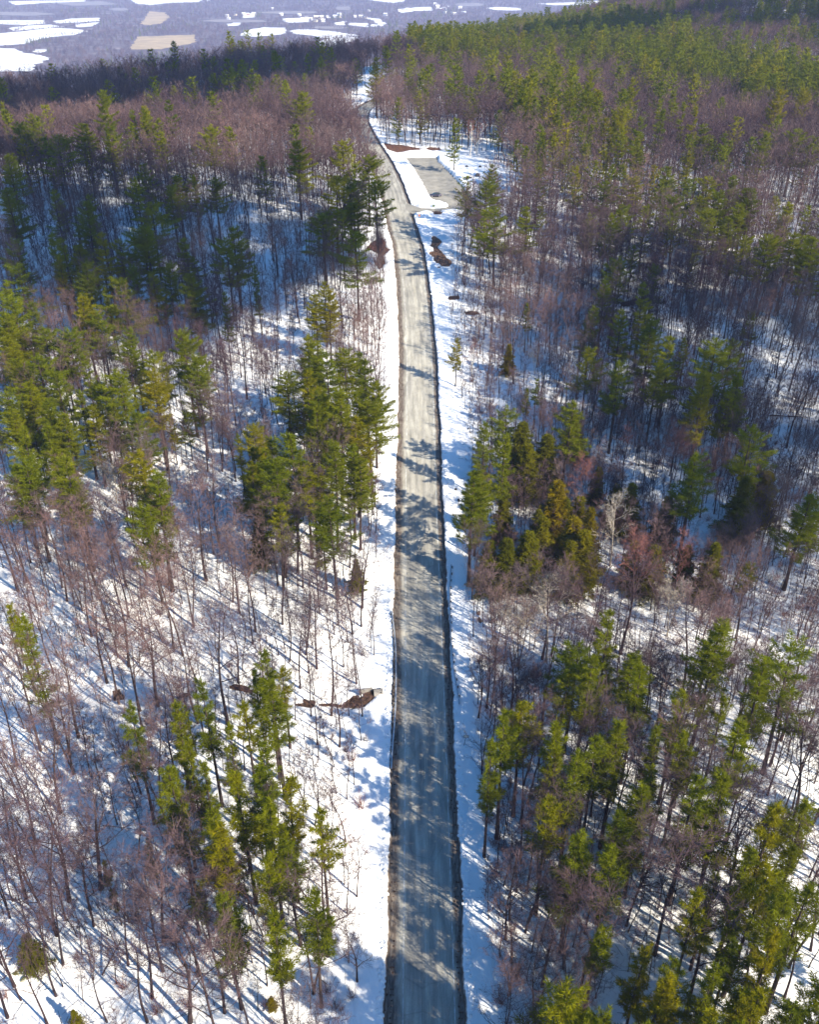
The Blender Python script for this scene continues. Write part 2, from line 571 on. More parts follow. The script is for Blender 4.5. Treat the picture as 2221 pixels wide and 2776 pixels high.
class MB:
    def __init__(self):
        self.v = []; self.f = []; self.m = []; self.uv = None

    def tube(self, pts, rad, n=4, mat=0, cap=False):
        pts = [Vector(p) for p in pts]
        base = len(self.v)
        up = Vector((0.13, 0.31, 0.94))
        for i, p in enumerate(pts):
            d = (pts[min(i + 1, len(pts) - 1)] - pts[max(i - 1, 0)])
            if d.length < 1e-6:
                d = Vector((0, 0, 1))
            d.normalize()
            a = d.cross(up)
            if a.length < 0.1:
                a = d.cross(Vector((1, 0.2, 0)))
            a.normalize()
            b = d.cross(a)
            for k in range(n):
                t = 6.2832 * k / n
                q = p + (a * math.cos(t) + b * math.sin(t)) * rad[i]
                self.v.append((q.x, q.y, q.z))
        for i in range(len(pts) - 1):
            for k in range(n):
                k2 = (k + 1) % n
                self.f.append((base + i * n + k, base + i * n + k2, base + (i + 1) * n + k2, base + (i + 1) * n + k))
                self.m.append(mat)
        if cap:
            self.f.append(tuple(base + (len(pts) - 1) * n + k for k in range(n))); self.m.append(mat)
            self.f.append(tuple(base + k for k in range(n - 1, -1, -1))); self.m.append(mat)

    def box(self, c, s, mat=0, rz=0.0, taper=1.0):
        b = len(self.v)
        ca, sa = math.cos(rz), math.sin(rz)
        for dz in (-1, 1):
            t = taper if dz > 0 else 1.0
            for dx, dy in ((-1, -1), (1, -1), (1, 1), (-1, 1)):
                x = dx * s[0] / 2 * t; y = dy * s[1] / 2 * t
                self.v.append((c[0] + x * ca - y * sa, c[1] + x * sa + y * ca, c[2] + dz * s[2] / 2))
        for q in ((0, 3, 2, 1), (4, 5, 6, 7), (0, 1, 5, 4), (1, 2, 6, 5), (2, 3, 7, 6), (3, 0, 4, 7)):
            self.f.append(tuple(b + i for i in q)); self.m.append(mat)

    def tris(self, T, mat=0):
        """T: (n,3,3) array of loose triangles"""
        b = len(self.v)
        self.v.extend(map(tuple, T.reshape(-1, 3).tolist()))
        n = len(T)
        self.f.extend([(b + 3 * i, b + 3 * i + 1, b + 3 * i + 2) for i in range(n)])
        self.m.extend([mat] * n)

    def mesh(self, name, mats, smooth_on=False):
        me = bpy.data.meshes.new(name)
        me.from_pydata(self.v, [], self.f)
        for m in (mats if isinstance(mats, (list, tuple)) else [mats]):
            me.materials.append(m)
        if any(self.m):
            me.polygons.foreach_set('material_index', self.m)
        if smooth_on:
            me.polygons.foreach_set('use_smooth', [True] * len(me.polygons))
        me.update()
        return me


def link(name, me, parent=None):
    o = bpy.data.objects.new(name, me)
    COL.objects.link(o)
    if parent is not None:
        o.parent = parent
    return o


def tag(o, label=None, cat=None, group=None, kind=None):
    for k, v in (('label', label), ('category', cat), ('group', group), ('kind', kind)):
        if v:
            o[k] = v
    return o


def empty(name, loc, rz=0.0, scale=1.0):
    o = bpy.data.objects.new(name, None)
    COL.objects.link(o)
    o.empty_display_size = 0.5
    o.location = loc
    o.rotation_euler = (0, 0, rz)
    o.scale = (scale,) * 3
    return o


def grid_mesh(name, X, Y, Z, mat, uv=None, smooth_on=True):
    ny, nx = X.shape
    v = np.stack([X, Y, Z], -1).reshape(-1, 3)
    i = np.arange((ny - 1) * (nx - 1))
    r, c = i // (nx - 1), i % (nx - 1)
    a = r * nx + c
    f = np.stack([a, a + 1, a + nx + 1, a + nx], 1)
    me = bpy.data.meshes.new(name)
    me.vertices.add(len(v)); me.vertices.foreach_set('co', v.ravel().astype(np.float32))
    me.loops.add(len(f) * 4); me.loops.foreach_set('vertex_index', f.ravel().astype(np.int32))
    me.polygons.add(len(f))
    me.polygons.foreach_set('loop_start', np.arange(0, len(f) * 4, 4, dtype=np.int32))
    me.polygons.foreach_set('use_smooth', [smooth_on] * len(f))
    me.materials.append(mat)
    if uv is not None:
        l = me.uv_layers.new(name='UVMap')
        l.data.foreach_set('uv', uv.reshape(-1, 2)[f.ravel()].ravel().astype(np.float32))
    me.update(calc_edges=True)
    me.validate()
    return me


def poly_mesh(name, poly, zfn, mat, step=0.6, amp=0.0, seed=1):
    """an irregular flat patch with inner points, following zfn"""
    import mathutils
    r = random.Random(seed)
    xs = [p[0] for p in poly]; ys = [p[1] for p in poly]
    pts = [Vector(p[:2]) for p in poly]
    n0 = len(pts)
    nx = int((max(xs) - min(xs)) / step); ny = int((max(ys) - min(ys)) / step)
    if nx * ny < 12000:
        for i in range(1, nx):
            for j in range(1, ny):
                x = min(xs) + (i + r.uniform(-.35, .35)) * step; y = min(ys) + (j + r.uniform(-.35, .35)) * step
                if inside(poly, x, y):
                    pts.append(Vector((x, y)))
    res = mathutils.geometry.delaunay_2d_cdt(pts, [(i, (i + 1) % n0) for i in range(n0)], [], 0, 1e-4)
    vx = np.array([[p.x, p.y] for p in res[0]])
    cen = np.array([vx[list(f)].mean(0) for f in res[2]])
    ok = inside(poly, cen[:, 0], cen[:, 1])
    z = zfn(vx[:, 0], vx[:, 1]) + np.array([r.uniform(0, amp) for _ in vx])
    me = bpy.data.meshes.new(name)
    me.from_pydata([(a, b, c) for (a, b), c in zip(vx.tolist(), z.tolist())], [], [tuple(f) for f, k in zip(res[2], ok) if k])
    me.materials.append(mat)
    me.update()
    return me
#SPLIT1
# ------------------------------------------------------------------ snow-covered ground
def steps(*segs):
    out = [segs[0][0]]
    for a, b, s in segs:
        n = max(1, int(round((b - a) / s)))
        out += list(np.linspace(a, b, n + 1)[1:])
    return np.array(out)


gx = steps((-3600, -900, 300), (-900, -190, 18), (-190, -42, 1.9), (-42, 42, 0.7), (42, 190, 1.9), (190, 900, 18), (900, 3600, 300))
gy = steps((-300, 50, 12), (50, 440, 0.72), (440, 660, 1.6), (660, 1700, 9), (1700, 3400, 100))
GX, GY = np.meshgrid(gx, gy)
TT = road_t(GX, GY)
_cs = smooth(5.0, 6.4, np.abs(TT))
_inlot = np.zeros(GX.shape, bool)
_q = (GY > 320) & (GY < 440) & (np.abs(GX) < 60)
_inlot[_q] = inside(LOT, GX[_q], GY[_q])
_cs = np.where(_inlot, 0, _cs)
GZ = ground(GX, GY) + SNOW * _cs - 0.55 * (1 - _cs)
_rg = np.random.RandomState(4)
GZ += ((_rg.rand(*GZ.shape) - 0.5) * 0.12 + 0.10 * bumps(GX, GY, 2.6, 51)) * (_cs > 0.9) * (np.abs(TT) > 9.5)


def poly_dist(poly, x, y):
    p = np.array([q[:2] for q in poly]); q = np.roll(p, -1, 0)
    best = np.full(x.shape, 1e9)
    for a, b in zip(p, q):
        ab = b - a
        t = np.clip(((x - a[0]) * ab[0] + (y - a[1]) * ab[1]) / max(1e-9, ab @ ab), 0, 1)
        best = np.minimum(best, np.hypot(x - a[0] - t * ab[0], y - a[1] - t * ab[1]))
    return best


# ploughed heaps round the car park
_d = poly_dist(LOT, GX[_q], GY[_q])
_h = np.where(_inlot[_q], 0, 0.75 * np.exp(-((_d - 1.3) / 1.1) ** 2))
_h *= (np.abs(TT[_q]) > 8) * (0.7 + 0.6 * (bumps(GX[_q], GY[_q], 5, 77)))
_h += np.where(_inlot[_q], 0, (2.0 + 0.9 * bumps(GX[_q], GY[_q], 6, 12)) * np.exp(-((GX[_q] - 4.5) / 8.0) ** 2 - ((GY[_q] - 423.5) / 3.2) ** 2))
GZ[_q] += _h
for _hp in HOLES:
    _xs = [p[0] for p in _hp]; _ys = [p[1] for p in _hp]
    _w = (GX > min(_xs) - 1) & (GX < max(_xs) + 1) & (GY > min(_ys) - 1) & (GY < max(_ys) + 1)
    if _w.any():
        GZ[_w] -= np.where(inside(_hp, GX[_w], GY[_w]), 0.75, 0.0)
tag(link('snow_ground', grid_mesh('snow_ground', GX, GY, GZ, M['snow'])), kind='structure')

# the openings: dark wet leaves, bare grass and running melt water below the level of the snow; the last stands for bank shade
_hm = ['leaf_litter'] * 7 + ['dry_grass', 'rust', 'rust', 'rust'] + ['leaf_litter'] * 5
_hn = ['stream'] * 7 + ['bare_or_shaded_ground'] * 9
for _i, _hp in enumerate(HOLES):
    me = poly_mesh(_hn[_i], _hp, lambda x, y: snow_z(x, y) - 0.30, M[_hm[_i]], 0.55, 0.22, 60 + _i)
    tag(link(_hn[_i], me), kind='structure')

# ------------------------------------------------------------------ road
def strip(name, ts, i0, i1, zoff, mat, tfun=None, uvfun=None, every=1):
    idx = np.arange(i0, i1, every)
    P = ROAD[idx]; Nn = RN[idx]; S = RS[idx]
    T = np.tile(np.array(ts, float), (len(idx), 1))
    if tfun is not None:
        T = tfun(T, S)
    X = P[:, 0:1] + Nn[:, 0:1] * T
    Y = P[:, 1:2] + Nn[:, 1:2] * T
    Z = ground0(P[:, 0], P[:, 1])[:, None] + zoff(T, S, X, Y)
    uv = np.stack([T, np.tile(S[:, None], (1, T.shape[1]))], -1) if uvfun is None else uvfun(T, S)
    return grid_mesh(name, X, Y, Z, mat, uv)


i_first = int(np.argmin(np.abs(ROAD[:, 1] - 40)))
i_last = len(ROAD) - 2
road = tag(link('road', strip('road', np.linspace(-5.9, 5.9, 25), i_first, i_last,
                              lambda T, S, X, Y: 0.02 - 0.0016 * T ** 2, M['road'])), kind='structure')


def line(name, t, w, mat, i0, i1):
    me = strip(name, [t - w / 2, t + w / 2], i0, i1, lambda T, S, X, Y: 0.026 - 0.0016 * T ** 2, mat)
    return link(name, me, road)


i_jn0 = int(np.argmin(np.abs(ROAD[:, 1] - 334)))
i_jn1 = int(np.argmin(np.abs(ROAD[:, 1] - 346)))
line('centre_line', 0.30, 0.11, M['yellow'], i_first, i_last)
line('centre_line', 0.56, 0.11, M['yellow'], i_first, i_last)
line('edge_line', -2.92, 0.13, M['white'], i_first, i_last)
line('edge_line', 3.78, 0.13, M['white'], i_first, i_jn0)
line('edge_line', 3.78, 0.13, M['white'], i_jn1, i_last)

tag(link('car_park', poly_mesh('car_park', jitter_poly(LOT, 1.5, 0.22, 5), lambda x, y: ground(x, y) + 0.012, M['lot'], 1.5)), kind='structure')


# ploughed snow along both edges of the road
def edge_noise(S, seed):
    r = random.Random(seed)
    n = np.zeros_like(S)
    for wl, a in ((37, .16), (17, .18), (7.3, .12), (3.1, .10), (1.4, .09)):
        n += a * np.sin(S * 6.283 / wl + r.uniform(0, 6.28)) * (0.6 + 0.4 * np.sin(S * 6.283 / (wl * 3.7) + r.uniform(0, 6.28)))
    return n


offs = np.array([-0.12, 0.0, 0.10, 0.2, 0.32, 0.5, 0.75, 1.0, 1.3, 1.7, 2.1, 2.6, 3.1, 3.6, 4.2, 4.6])
hts = np.array([-0.10, 0.02, 0.20, 0.38, 0.50, 0.58, 0.62, 0.60, 0.58, 0.55, 0.52, 0.50, 0.49, 0.48, 0.46, 0.20])
for side in (-1, 1):
    rs_ = np.random.RandomState(11 + side)

    def tf(T, S, side=side):
        n = edge_noise(S, 5 + side)[:, None] * np.exp(-T / 1.2)
        return side * (4.98 + T + n + (rs_.rand(*T.shape) - 0.5) * 0.10 * (T < 1.2))

    def zf(T, S, X, Y, side=side):
        h = np.tile(hts, (len(S), 1)) + (rs_.rand(*T.shape) - 0.5) * np.array([0, .03, .12, .14, .14, .12, .1, .09, .08, .07, .07, .06, .06, .05, .03, 0])
        rut = 0.10 * np.exp(-((np.abs(T) - 7.0 - 0.3 * np.sin(S / 23)[:, None]) / 0.16) ** 2) + 0.10 * np.exp(-((np.abs(T) - 8.1 - 0.3 * np.sin(S / 23)[:, None]) / 0.16) ** 2)
        h = h - (rut if side > 0 else 0)
        g = ground(X, Y) - ground0(ROAD[np.clip(np.searchsorted(RS, S), 0, len(ROAD) - 1), 0], ROAD[np.clip(np.searchsorted(RS, S), 0, len(ROAD) - 1), 1])[:, None]
        inl = inside(LOT, X, Y)
        for hp in HOLES:
            h = np.where(inside(hp, X, Y), -0.45, h)
        return g + np.where(inl, -0.5, h)

    def uvf(T, S, side=side):
        return np.stack([np.tile(offs, (len(S), 1)), np.tile(S[:, None], (1, T.shape[1]))], -1)
    me = strip('snow_bank', offs, i_first, i_last, zf, M['verge'], tf, uvf)
    if side < 0:
        me.flip_normals()
    tag(link('snow_bank', me), kind='structure')

# lumps thrown up by the plough, dead grass in the thawed openings
import bmesh
_r3 = random.Random(33)
for _nm, _mat, _n, _lo, _hi, _w in (('snow_clods', M['snow'], 2600, .10, .32, (0.25, 1.5)), ('mud_clods', M['leaf_litter'], 1500, .06, .17, (-0.9, 0.35))):
    _m = MB()
    _ico = [(0, 0, 1), (.89, 0, .45), (.28, .85, .45), (-.72, .53, .45), (-.72, -.53, .45), (.28, -.85, .45), (.72, .53, -.45), (-.28, .85, -.45), (-.89, 0, -.45), (-.28, -.85, -.45), (.72, -.53, -.45), (0, 0, -1)]
    _icf = [(0, 1, 2), (0, 2, 3), (0, 3, 4), (0, 4, 5), (0, 5, 1), (1, 6, 2), (2, 7, 3), (3, 8, 4), (4, 9, 5), (5, 10, 1), (6, 7, 2), (7, 8, 3), (8, 9, 4), (9, 10, 5), (10, 6, 1), (11, 7, 6), (11, 8, 7), (11, 9, 8), (11, 10, 9), (11, 6, 10)]
    for _ in range(_n):
        i = i_first + int((_r3.random() ** 1.5) * (i_last - i_first))
        sd_ = _r3.choice((-1, 1))
        e = _r3.triangular(_w[0], _w[1], _w[0] + .3)
        t_ = sd_ * (5.0 + e)
        x = ROAD[i, 0] + RN[i, 0] * t_; y = ROAD[i, 1] + RN[i, 1] * t_
        if bool(inside(LOT, x, y)):
            continue
        z = float(ground0(ROAD[i, 0], ROAD[i, 1])) + (float(np.interp(e, offs, hts)) if e > 0 else -.02)
        r_ = _r3.uniform(_lo, _hi)
        b = len(_m.v)
        for q in _ico:
            k = r_ * _r3.uniform(.75, 1.25)
            _m.v.append((x + q[0] * k, y + q[1] * k, z + q[2] * k * .7))
        _m.f += [tuple(b + j for j in f) for f in _icf]; _m.m += [0] * 20
    tag(link(_nm, _m.mesh(_nm, _mat)), 'lumps of %s along the ploughed edges of the road' % ('snow' if 'snow' in _nm else 'frozen mud'), 'clods', kind='stuff')
_P = []
for _hp in HOLES:
    _xs = [p[0] for p in _hp]; _ys = [p[1] for p in _hp]
    for _ in range(int((max(_xs) - min(_xs)) * (max(_ys) - min(_ys)) * 5) + 8):
        x = _r3.uniform(min(_xs), max(_xs)); y = _r3.uniform(min(_ys), max(_ys))
        if inside(_hp, x, y):
            _P.append((x, y, float(snow_z(x, y)) - .3))
_P = np.array(_P)
_m = MB(); _m.tris(tuft_tris(np.random.RandomState(5), _P, np.tile((0, 0, .6), (len(_P), 1)), 5, .55, .03, .7))
tag(link('dead_grass', _m.mesh('dead_grass', M['dry_grass'])), 'dead brown grass in the thawed openings of the snow', 'grass', kind='stuff')

# ------------------------------------------------------------------ valley far below
VZ = -350 + CAM_Z


def valley_material():
    m, nt, b = nodes_mat('valley_woods_floor')
    g = N(nt, 'ShaderNodeNewGeometry')
    p = g.outputs['Position']
    f = noise(nt, p, 0.012, 6, 0.65)
    c = ramp(nt, f, [(0.35, (0.07, 0.055, 0.065)), (0.60, (0.14, 0.115, 0.115)), (0.70, (0.26, 0.23, 0.22)), (0.78, (0.6, 0.6, 0.62))])
    nt.links.new(c, b.inputs['Base Color'])
    b.inputs['Roughness'].default_value = 0.95
    b.inputs['Specular IOR Level'].default_value = 0.0
    return m


M['valley'] = valley_material()
M['field_snow'] = plain('field_snow', (0.72, 0.71, 0.69), 0.8, 0.22, 0.016)
M['marsh'] = plain('tan_marsh_grass', (0.36, 0.26, 0.13), 0.95, 0.25, 0.02)
vx = steps((-7000, 7000, 500)); vy = steps((1900, 15000, 500))
VX, VY = np.meshgrid(vx, vy)
tag(link('valley_floor', grid_mesh('valley_floor', VX, VY, np.full(VX.shape, VZ + 0.8), M['valley'])), kind='structure')


def vpt(px, py):
    d = pix_ray(px, py)
    t = (VZ - CAM_Z) / min(d[2], -0.02)
    return d[0] * t, d[1] * t


def zz(o, pts):
    return [vpt(o + a * 0.2521, b * 0.2521) for a, b in pts]


FIELDS = [(zz(0, q), 'field_snow') for q in [
    [(-160, 390), (100, 410), (250, 455), (430, 485), (300, 540), (250, 600), (-160, 600)],
    [(-160, 295), (200, 262), (420, 235), (580, 240), (730, 262), (620, 295), (440, 310), (350, 325), (200, 370), (0, 385), (-160, 385)],
    [(-160, 172), (360, 172), (385, 198), (230, 212), (0, 205), (-160, 210)],
    [(60, 238), (230, 217), (420, 208), (560, 232), (430, 232), (120, 262)],
    [(440, 180), (600, 158), (835, 150), (830, 180), (660, 190), (480, 200)],
    [(620, 200), (840, 188), (760, 225), (640, 232)],
    [(60, 14), (300, 8), (715, 3), (700, 18), (400, 25), (130, 45)],
    [(1080, -4), (1700, -4), (1650, 20), (1450, 25), (1250, 45), (1150, 35), (1100, 10)],
    [(280, 420), (390, 414), (380, 440), (300, 450)]]]
FIELDS += [(zz(434.9, q), 'field_snow') for q in [
    [(270, 300), (330, 255), (480, 232), (640, 235), (680, 262), (640, 290), (400, 312)],
    [(690, 262), (740, 248), (900, 250), (1100, 272), (1280, 300), (1200, 310), (950, 325), (880, 300), (760, 290)],
    [(930, 350), (1050, 322), (1270, 312), (1230, 345), (1080, 400), (940, 400)],
    [(1070, 195), (1160, 180), (1160, 215), (1080, 215)], [(1185, 195), (1350, 197), (1350, 232), (1190, 215)],
    [(1370, 207), (1430, 210), (1430, 228), (1370, 225)], [(620, 160), (850, 150), (860, 188), (680, 196)],
    [(160, 208), (290, 180), (280, 215), (190, 222)], [(1320, 150), (1440, 160), (1500, 200), (1450, 225), (1380, 172)],
    [(1320, 0), (1650, -6), (1660, 14), (1560, 28)], [(1600, 80), (1725, 70), (1725, 100), (1620, 112)], [(300, 120), (400, 115), (400, 150), (300, 155)]]]
FIELDS += [(zz(869.9, q), 'field_snow') for q in [
    [(0, 65), (150, 60), (160, 92), (0, 96)], [(610, 70), (700, 62), (880, 70), (915, 88), (800, 92), (680, 86)],
    [(1030, 34), (1400, 20), (1620, 5), (1500, 42), (1200, 48)], [(380, 100), (450, 95), (440, 110)]]]
FIELDS += [(zz(0, q), 'marsh') for q in [
    [(1165, 205), (1250, 100), (1380, 110), (1412, 150), (1350, 200), (1240, 217)],
    [(1080, 420), (1150, 312), (1620, 296), (1640, 360), (1350, 420)]]]
_r4 = random.Random(17)
for _ in range(26):                       # dull meadows and cut-over ground among the woods
    _x, _y, _w, _h = _r4.uniform(0, 1250), _r4.uniform(2, 62), _r4.uniform(25, 90), _r4.uniform(2, 6)
    _c = [vpt(_x + _w * math.cos(k) * _r4.uniform(.6, 1.1), _y + _h * math.sin(k) * _r4.uniform(.6, 1.1)) for k in (0.3, 1.2, 2.1, 3.3, 4.2, 5.3)]
    if not any(inside(f, *p) for f, _m in FIELDS for p in _c):
        FIELDS.append((_c, 'meadow'))
M['meadow'] = plain('dull_meadow', (0.20, 0.17, 0.155), 0.95, 0.3, 0.02)
for _i, (_f, _m) in enumerate(FIELDS):
    me = poly_mesh('snow_field' if _m == 'field_snow' else 'marsh', jitter_poly(_f, 26, 10, 90 + _i), lambda x, y: np.full(np.shape(x), VZ + 1.6 + 0.05 * _i), M[_m], 400)
    tag(link({'field_snow': 'snow_field'}.get(_m, _m), me), kind='structure')
#SPLIT2
# ------------------------------------------------------------------ trees: shapes
def rdir(rng):
    a = rng.uniform(0, 6.2832); z = rng.uniform(-1, 1); q = math.sqrt(1 - z * z)
    return Vector((q * math.cos(a), q * math.sin(a), z))


def pine_shape(seed, H=24.0, base=0.42, rad=3.4, lod=1, ragged=0.35, lean=0.0):
    """white pine: bare lower trunk with dead snags, whorls of level branches with upturned plumes"""
    rng = random.Random(seed); rs = np.random.RandomState(seed)
    tr = MB(); cr = MB()
    pts = []; wob = [rng.uniform(-.25, .25) for _ in range(4)]
    for i in range(9):
        h = i / 8
        pts.append((math.sin(h * 3 + wob[0]) * .25 * h + lean * h * h, math.sin(h * 2.3 + wob[1] * 5) * .25 * h, h * H))
    pts[0] = (pts[0][0], pts[0][1], -0.5)
    r0 = 0.25 * H / 24 + 0.03
    tr.tube(pts, [r0 * (1.25 if i == 0 else (1 - i / 8) ** 0.8 + 0.06) for i in range(9)], 7)

    def axis(h):
        x = h * 8; i = min(int(x), 7); t = x - i
        return Vector(pts[i]) * (1 - t) + Vector(pts[i + 1]) * t
    # dead lower stubs
    for _ in range(9 if lod else 3):
        h = rng.uniform(0.15, base + 0.05); a = rng.uniform(0, 6.28); L = rng.uniform(0.6, 2.0)
        p = axis(h)
        tr.tube([p, p + Vector((math.cos(a) * L, math.sin(a) * L, rng.uniform(-.3, .2)))], [0.035, 0.012], 3)
    P = []; D = []
    h = base
    gap = rng.uniform(0, 6.28)
    while h < 0.985:
        q = (h - base) / (1 - base)
        prof = (min(1, 0.55 + q * 2.2)) * (1 - q) ** 0.72 + 0.10
        nb = rng.randint(4, 6) if q < 0.8 else 4
        a0 = rng.uniform(0, 6.28)
        for k in range(nb):
            a = a0 + k * 6.2832 / nb + rng.uniform(-.4, .4)
            side = 1 + ragged * math.sin(a - gap + q * 3.0) + rng.uniform(-ragged, ragged)
            L = rad * prof * max(0.25, side)
            if rng.random() < 0.22 and q < 0.75:
                continue
            p = axis(min(1, h + rng.uniform(-.012, .012)))
            up = 0.10 + 0.75 * q ** 1.5
            dr = Vector((math.cos(a), math.sin(a), 0))
            bp = [p, p + dr * L * .5 + Vector((0, 0, L * (up * .42 - 0.03))), p + dr * L + Vector((0, 0, L * (up + 0.05)))]
            cr.tube(bp, [0.055 * (1 - .7 * q), 0.035 * (1 - .7 * q), 0.012], 3, 1)
            ns = max(2, int(L * (3.0 if lod else 1.3)))
            for j in range(ns + 1):
                t = 0.25 + 0.75 * j / ns
                c = bp[0].lerp(bp[1], t * 2) if t < .5 else bp[1].lerp(bp[2], t * 2 - 1)
                w = L * 0.26 * (1.15 - t)
                for s in ((-1, 0, 1) if lod else (0,)):
                    o = Vector((-dr.y, dr.x, 0)) * s * w * rng.uniform(.7, 1.3)
                    P.append(c + o + Vector((0, 0, rng.uniform(-.08, .12))))
                    D.append((dr * 0.75 + Vector((-dr.y, dr.x, 0)) * s * .7))
        h += rng.uniform(0.032, 0.066) * (1.0 if lod else 1.3)
    top = axis(1.0)
    for _ in range(5):
        P.append(top - Vector((0, 0, rng.uniform(0, .8)))); D.append(Vector((0, 0, 1)))
    P = np.array([tuple(p) for p in P]); D = np.array([tuple(d) for d in D])
    if lod:
        T = tuft_tris(rs, P, D, 8, 0.60, 0.046, 0.55)
    else:
        T = tuft_tris(rs, P, D, 5, 1.25, 0.17, 0.6)
    cr.tris(T, 0)
    return tr, cr


def fir_shape(seed, H=15.0, rad=3.3, lod=1):
    """dense cone with drooping layered boughs down to near the snow"""
    rng = random.Random(seed); rs = np.random.RandomState(seed)
    tr = MB(); cr = MB()
    tr.tube([(0, 0, -.4), (0.05, 0, H * .5), (0, 0.05, H)], [0.19, 0.11, 0.02], 6)
    P = []; D = []
    h = 0.10
    while h < 0.98:
        q = (h - .1) / .9
        L0 = rad * (1 - q) ** 0.85 * (0.75 + 0.25 * math.sin(q * 20 + seed)) + 0.15
        nb = 7 if q < .7 else 5
        a0 = rng.uniform(0, 6.28)
        for k in range(nb):
            a = a0 + k * 6.2832 / nb + rng.uniform(-.3, .3)
            L = L0 * rng.uniform(.65, 1.25)
            dr = Vector((math.cos(a), math.sin(a), 0))
            p = Vector((0, 0, h * H))
            e = p + dr * L + Vector((0, 0, L * (-.22 + .7 * q)))
            cr.tube([p, e], [0.03, 0.008], 3, 1)
            ns = max(2, int(L * 3))
            for j in range(ns + 1):
                t = .2 + .8 * j / ns
                c = p.lerp(e, t)
                for s in (-1, 0, 1):
                    P.append(c + Vector((-dr.y, dr.x, 0)) * s * L * .24 * (1.2 - t)); D.append(dr * .9 + Vector((-dr.y, dr.x, 0)) * s * .6 + Vector((0, 0, -.25)))
        h += rng.uniform(.03, .045)
    P.append(Vector((0, 0, H * .98))); D.append(Vector((0, 0, 1)))
    T = tuft_tris(rs, np.array([tuple(p) for p in P]), np.array([tuple(d) for d in D]), 7 if lod else 3, 0.50 if lod else 0.8, 0.06 if lod else 0.12, 0.5, 0.1)
    cr.tris(T, 0)
    return tr, cr


def bare_shape(seed, H=20.0, first=0.5, spread=1.0, forks=1, lod=1, wander=0.7, thick=1.0, lean=0.0, twig=1.0):
    """leafless tree: trunk, rising limbs, branches and fine twigs"""
    rng = random.Random(seed)
    tr = MB(); cr = MB()
    stems = []
    r0 = 0.0078 * H * thick + 0.02
    a_f = rng.uniform(0, 6.28)
    for s in range(forks):
        dx = dy = 0
        pts = []
        fk = 0.0 if forks == 1 else 0.16 + 0.05 * s
        wx, wy = rng.uniform(0, 6.28), rng.uniform(0, 6.28)
        for i in range(11):
            h = i / 10
            k = (s - (forks - 1) / 2) * 0.22 * max(0, h - 0.06) * H
            pts.append(Vector((math.sin(h * 4 + wx) * wander * h + k * math.cos(a_f) + lean * H * h ** 1.3, math.sin(h * 3.3 + wy) * wander * h + k * math.sin(a_f), h * H * (1 - .08 * s))))
        pts[0].z = -0.5
        o = pts[0].copy(); o.z = 0
        for p in pts:
            p.x -= o.x; p.y -= o.y
        rr = [r0 * (1.45 if i == 0 else 1.05 * (1 - i / 10.6) ** 0.75) / (forks ** .4) for i in range(11)]
        tr.tube(pts, rr, 7 if lod else 5)
        stems.append((pts, rr))
    n_l = (15 if lod else 12)
    for pts, rr in stems:
        a0 = rng.uniform(0, 6.28)
        for k in range(n_l):
            h = first + (0.97 - first) * (k + rng.uniform(0, .8)) / n_l
            x = h * 10; i = min(int(x), 9); t = x - i
            p = pts[i].lerp(pts[i + 1], t)
            r = (rr[i] * (1 - t) + rr[i + 1] * t) * rng.uniform(.4, .65)
            q = (h - first) / (1 - first)
            L = H * (0.30 - 0.17 * q) * spread * rng.uniform(.65, 1.25)
            a = a0 + k * 2.4 + rng.uniform(-.5, .5)
            el = rng.uniform(0.45, 0.95) + 0.25 * q
            d = Vector((math.cos(a) * math.cos(el), math.sin(a) * math.cos(el), math.sin(el)))
            lp = [p]; dd = d.copy()
            for j in range(4):
                dd = (dd + rdir(rng) * .28 + Vector((0, 0, .12))).normalized()
                lp.append(lp[-1] + dd * L / 4)
            cr.tube(lp, [r, r * .8, r * .6, r * .4, r * .2], 4 if lod else 3, 0)
            nsub = 5 if lod else 4
            for b in range(nsub):
                u = 0.25 + 0.75 * (b + rng.random() * .8) / nsub
                y = u * 4; i2 = min(int(y), 3)
                sp = lp[i2].lerp(lp[i2 + 1], y - i2)
                sd = ((lp[i2 + 1] - lp[i2]).normalized() * .8 + rdir(rng) * .75 + Vector((0, 0, .25))).normalized()
                SL = L * rng.uniform(.28, .5) * (1.2 - .5 * u)
                e1 = sp + sd * SL * .5; sd2 = (sd + rdir(rng) * .3 + Vector((0, 0, .12))).normalized(); e2 = e1 + sd2 * SL * .5
                cr.tube([sp, e1, e2], [r * .38, r * .26, 0.010 * twig], 3, 1)
                for w in range(6 if lod else 4):
                    v = .2 + .8 * rng.random()
                    wp = sp.lerp(e1, v * 2) if v < .5 else e1.lerp(e2, v * 2 - 1)
                    wd = (sd2 * .8 + rdir(rng) * .8 + Vector((0, 0, .25))).normalized()
                    WL = rng.uniform(.6, 1.5) * H / 20
                    we = wp + wd * WL
                    cr.tube([wp, we], [0.016 * twig, 0.006 * twig], 3, 1)
                    if lod:
                        for _ in range(2):
                            wm = wp.lerp(we, rng.uniform(.3, .9))
                            cr.tube([wm, wm + (wd + rdir(rng) * .7).normalized() * WL * .55], [0.012 * twig, 0.005 * twig], 3, 1)
    return tr, cr


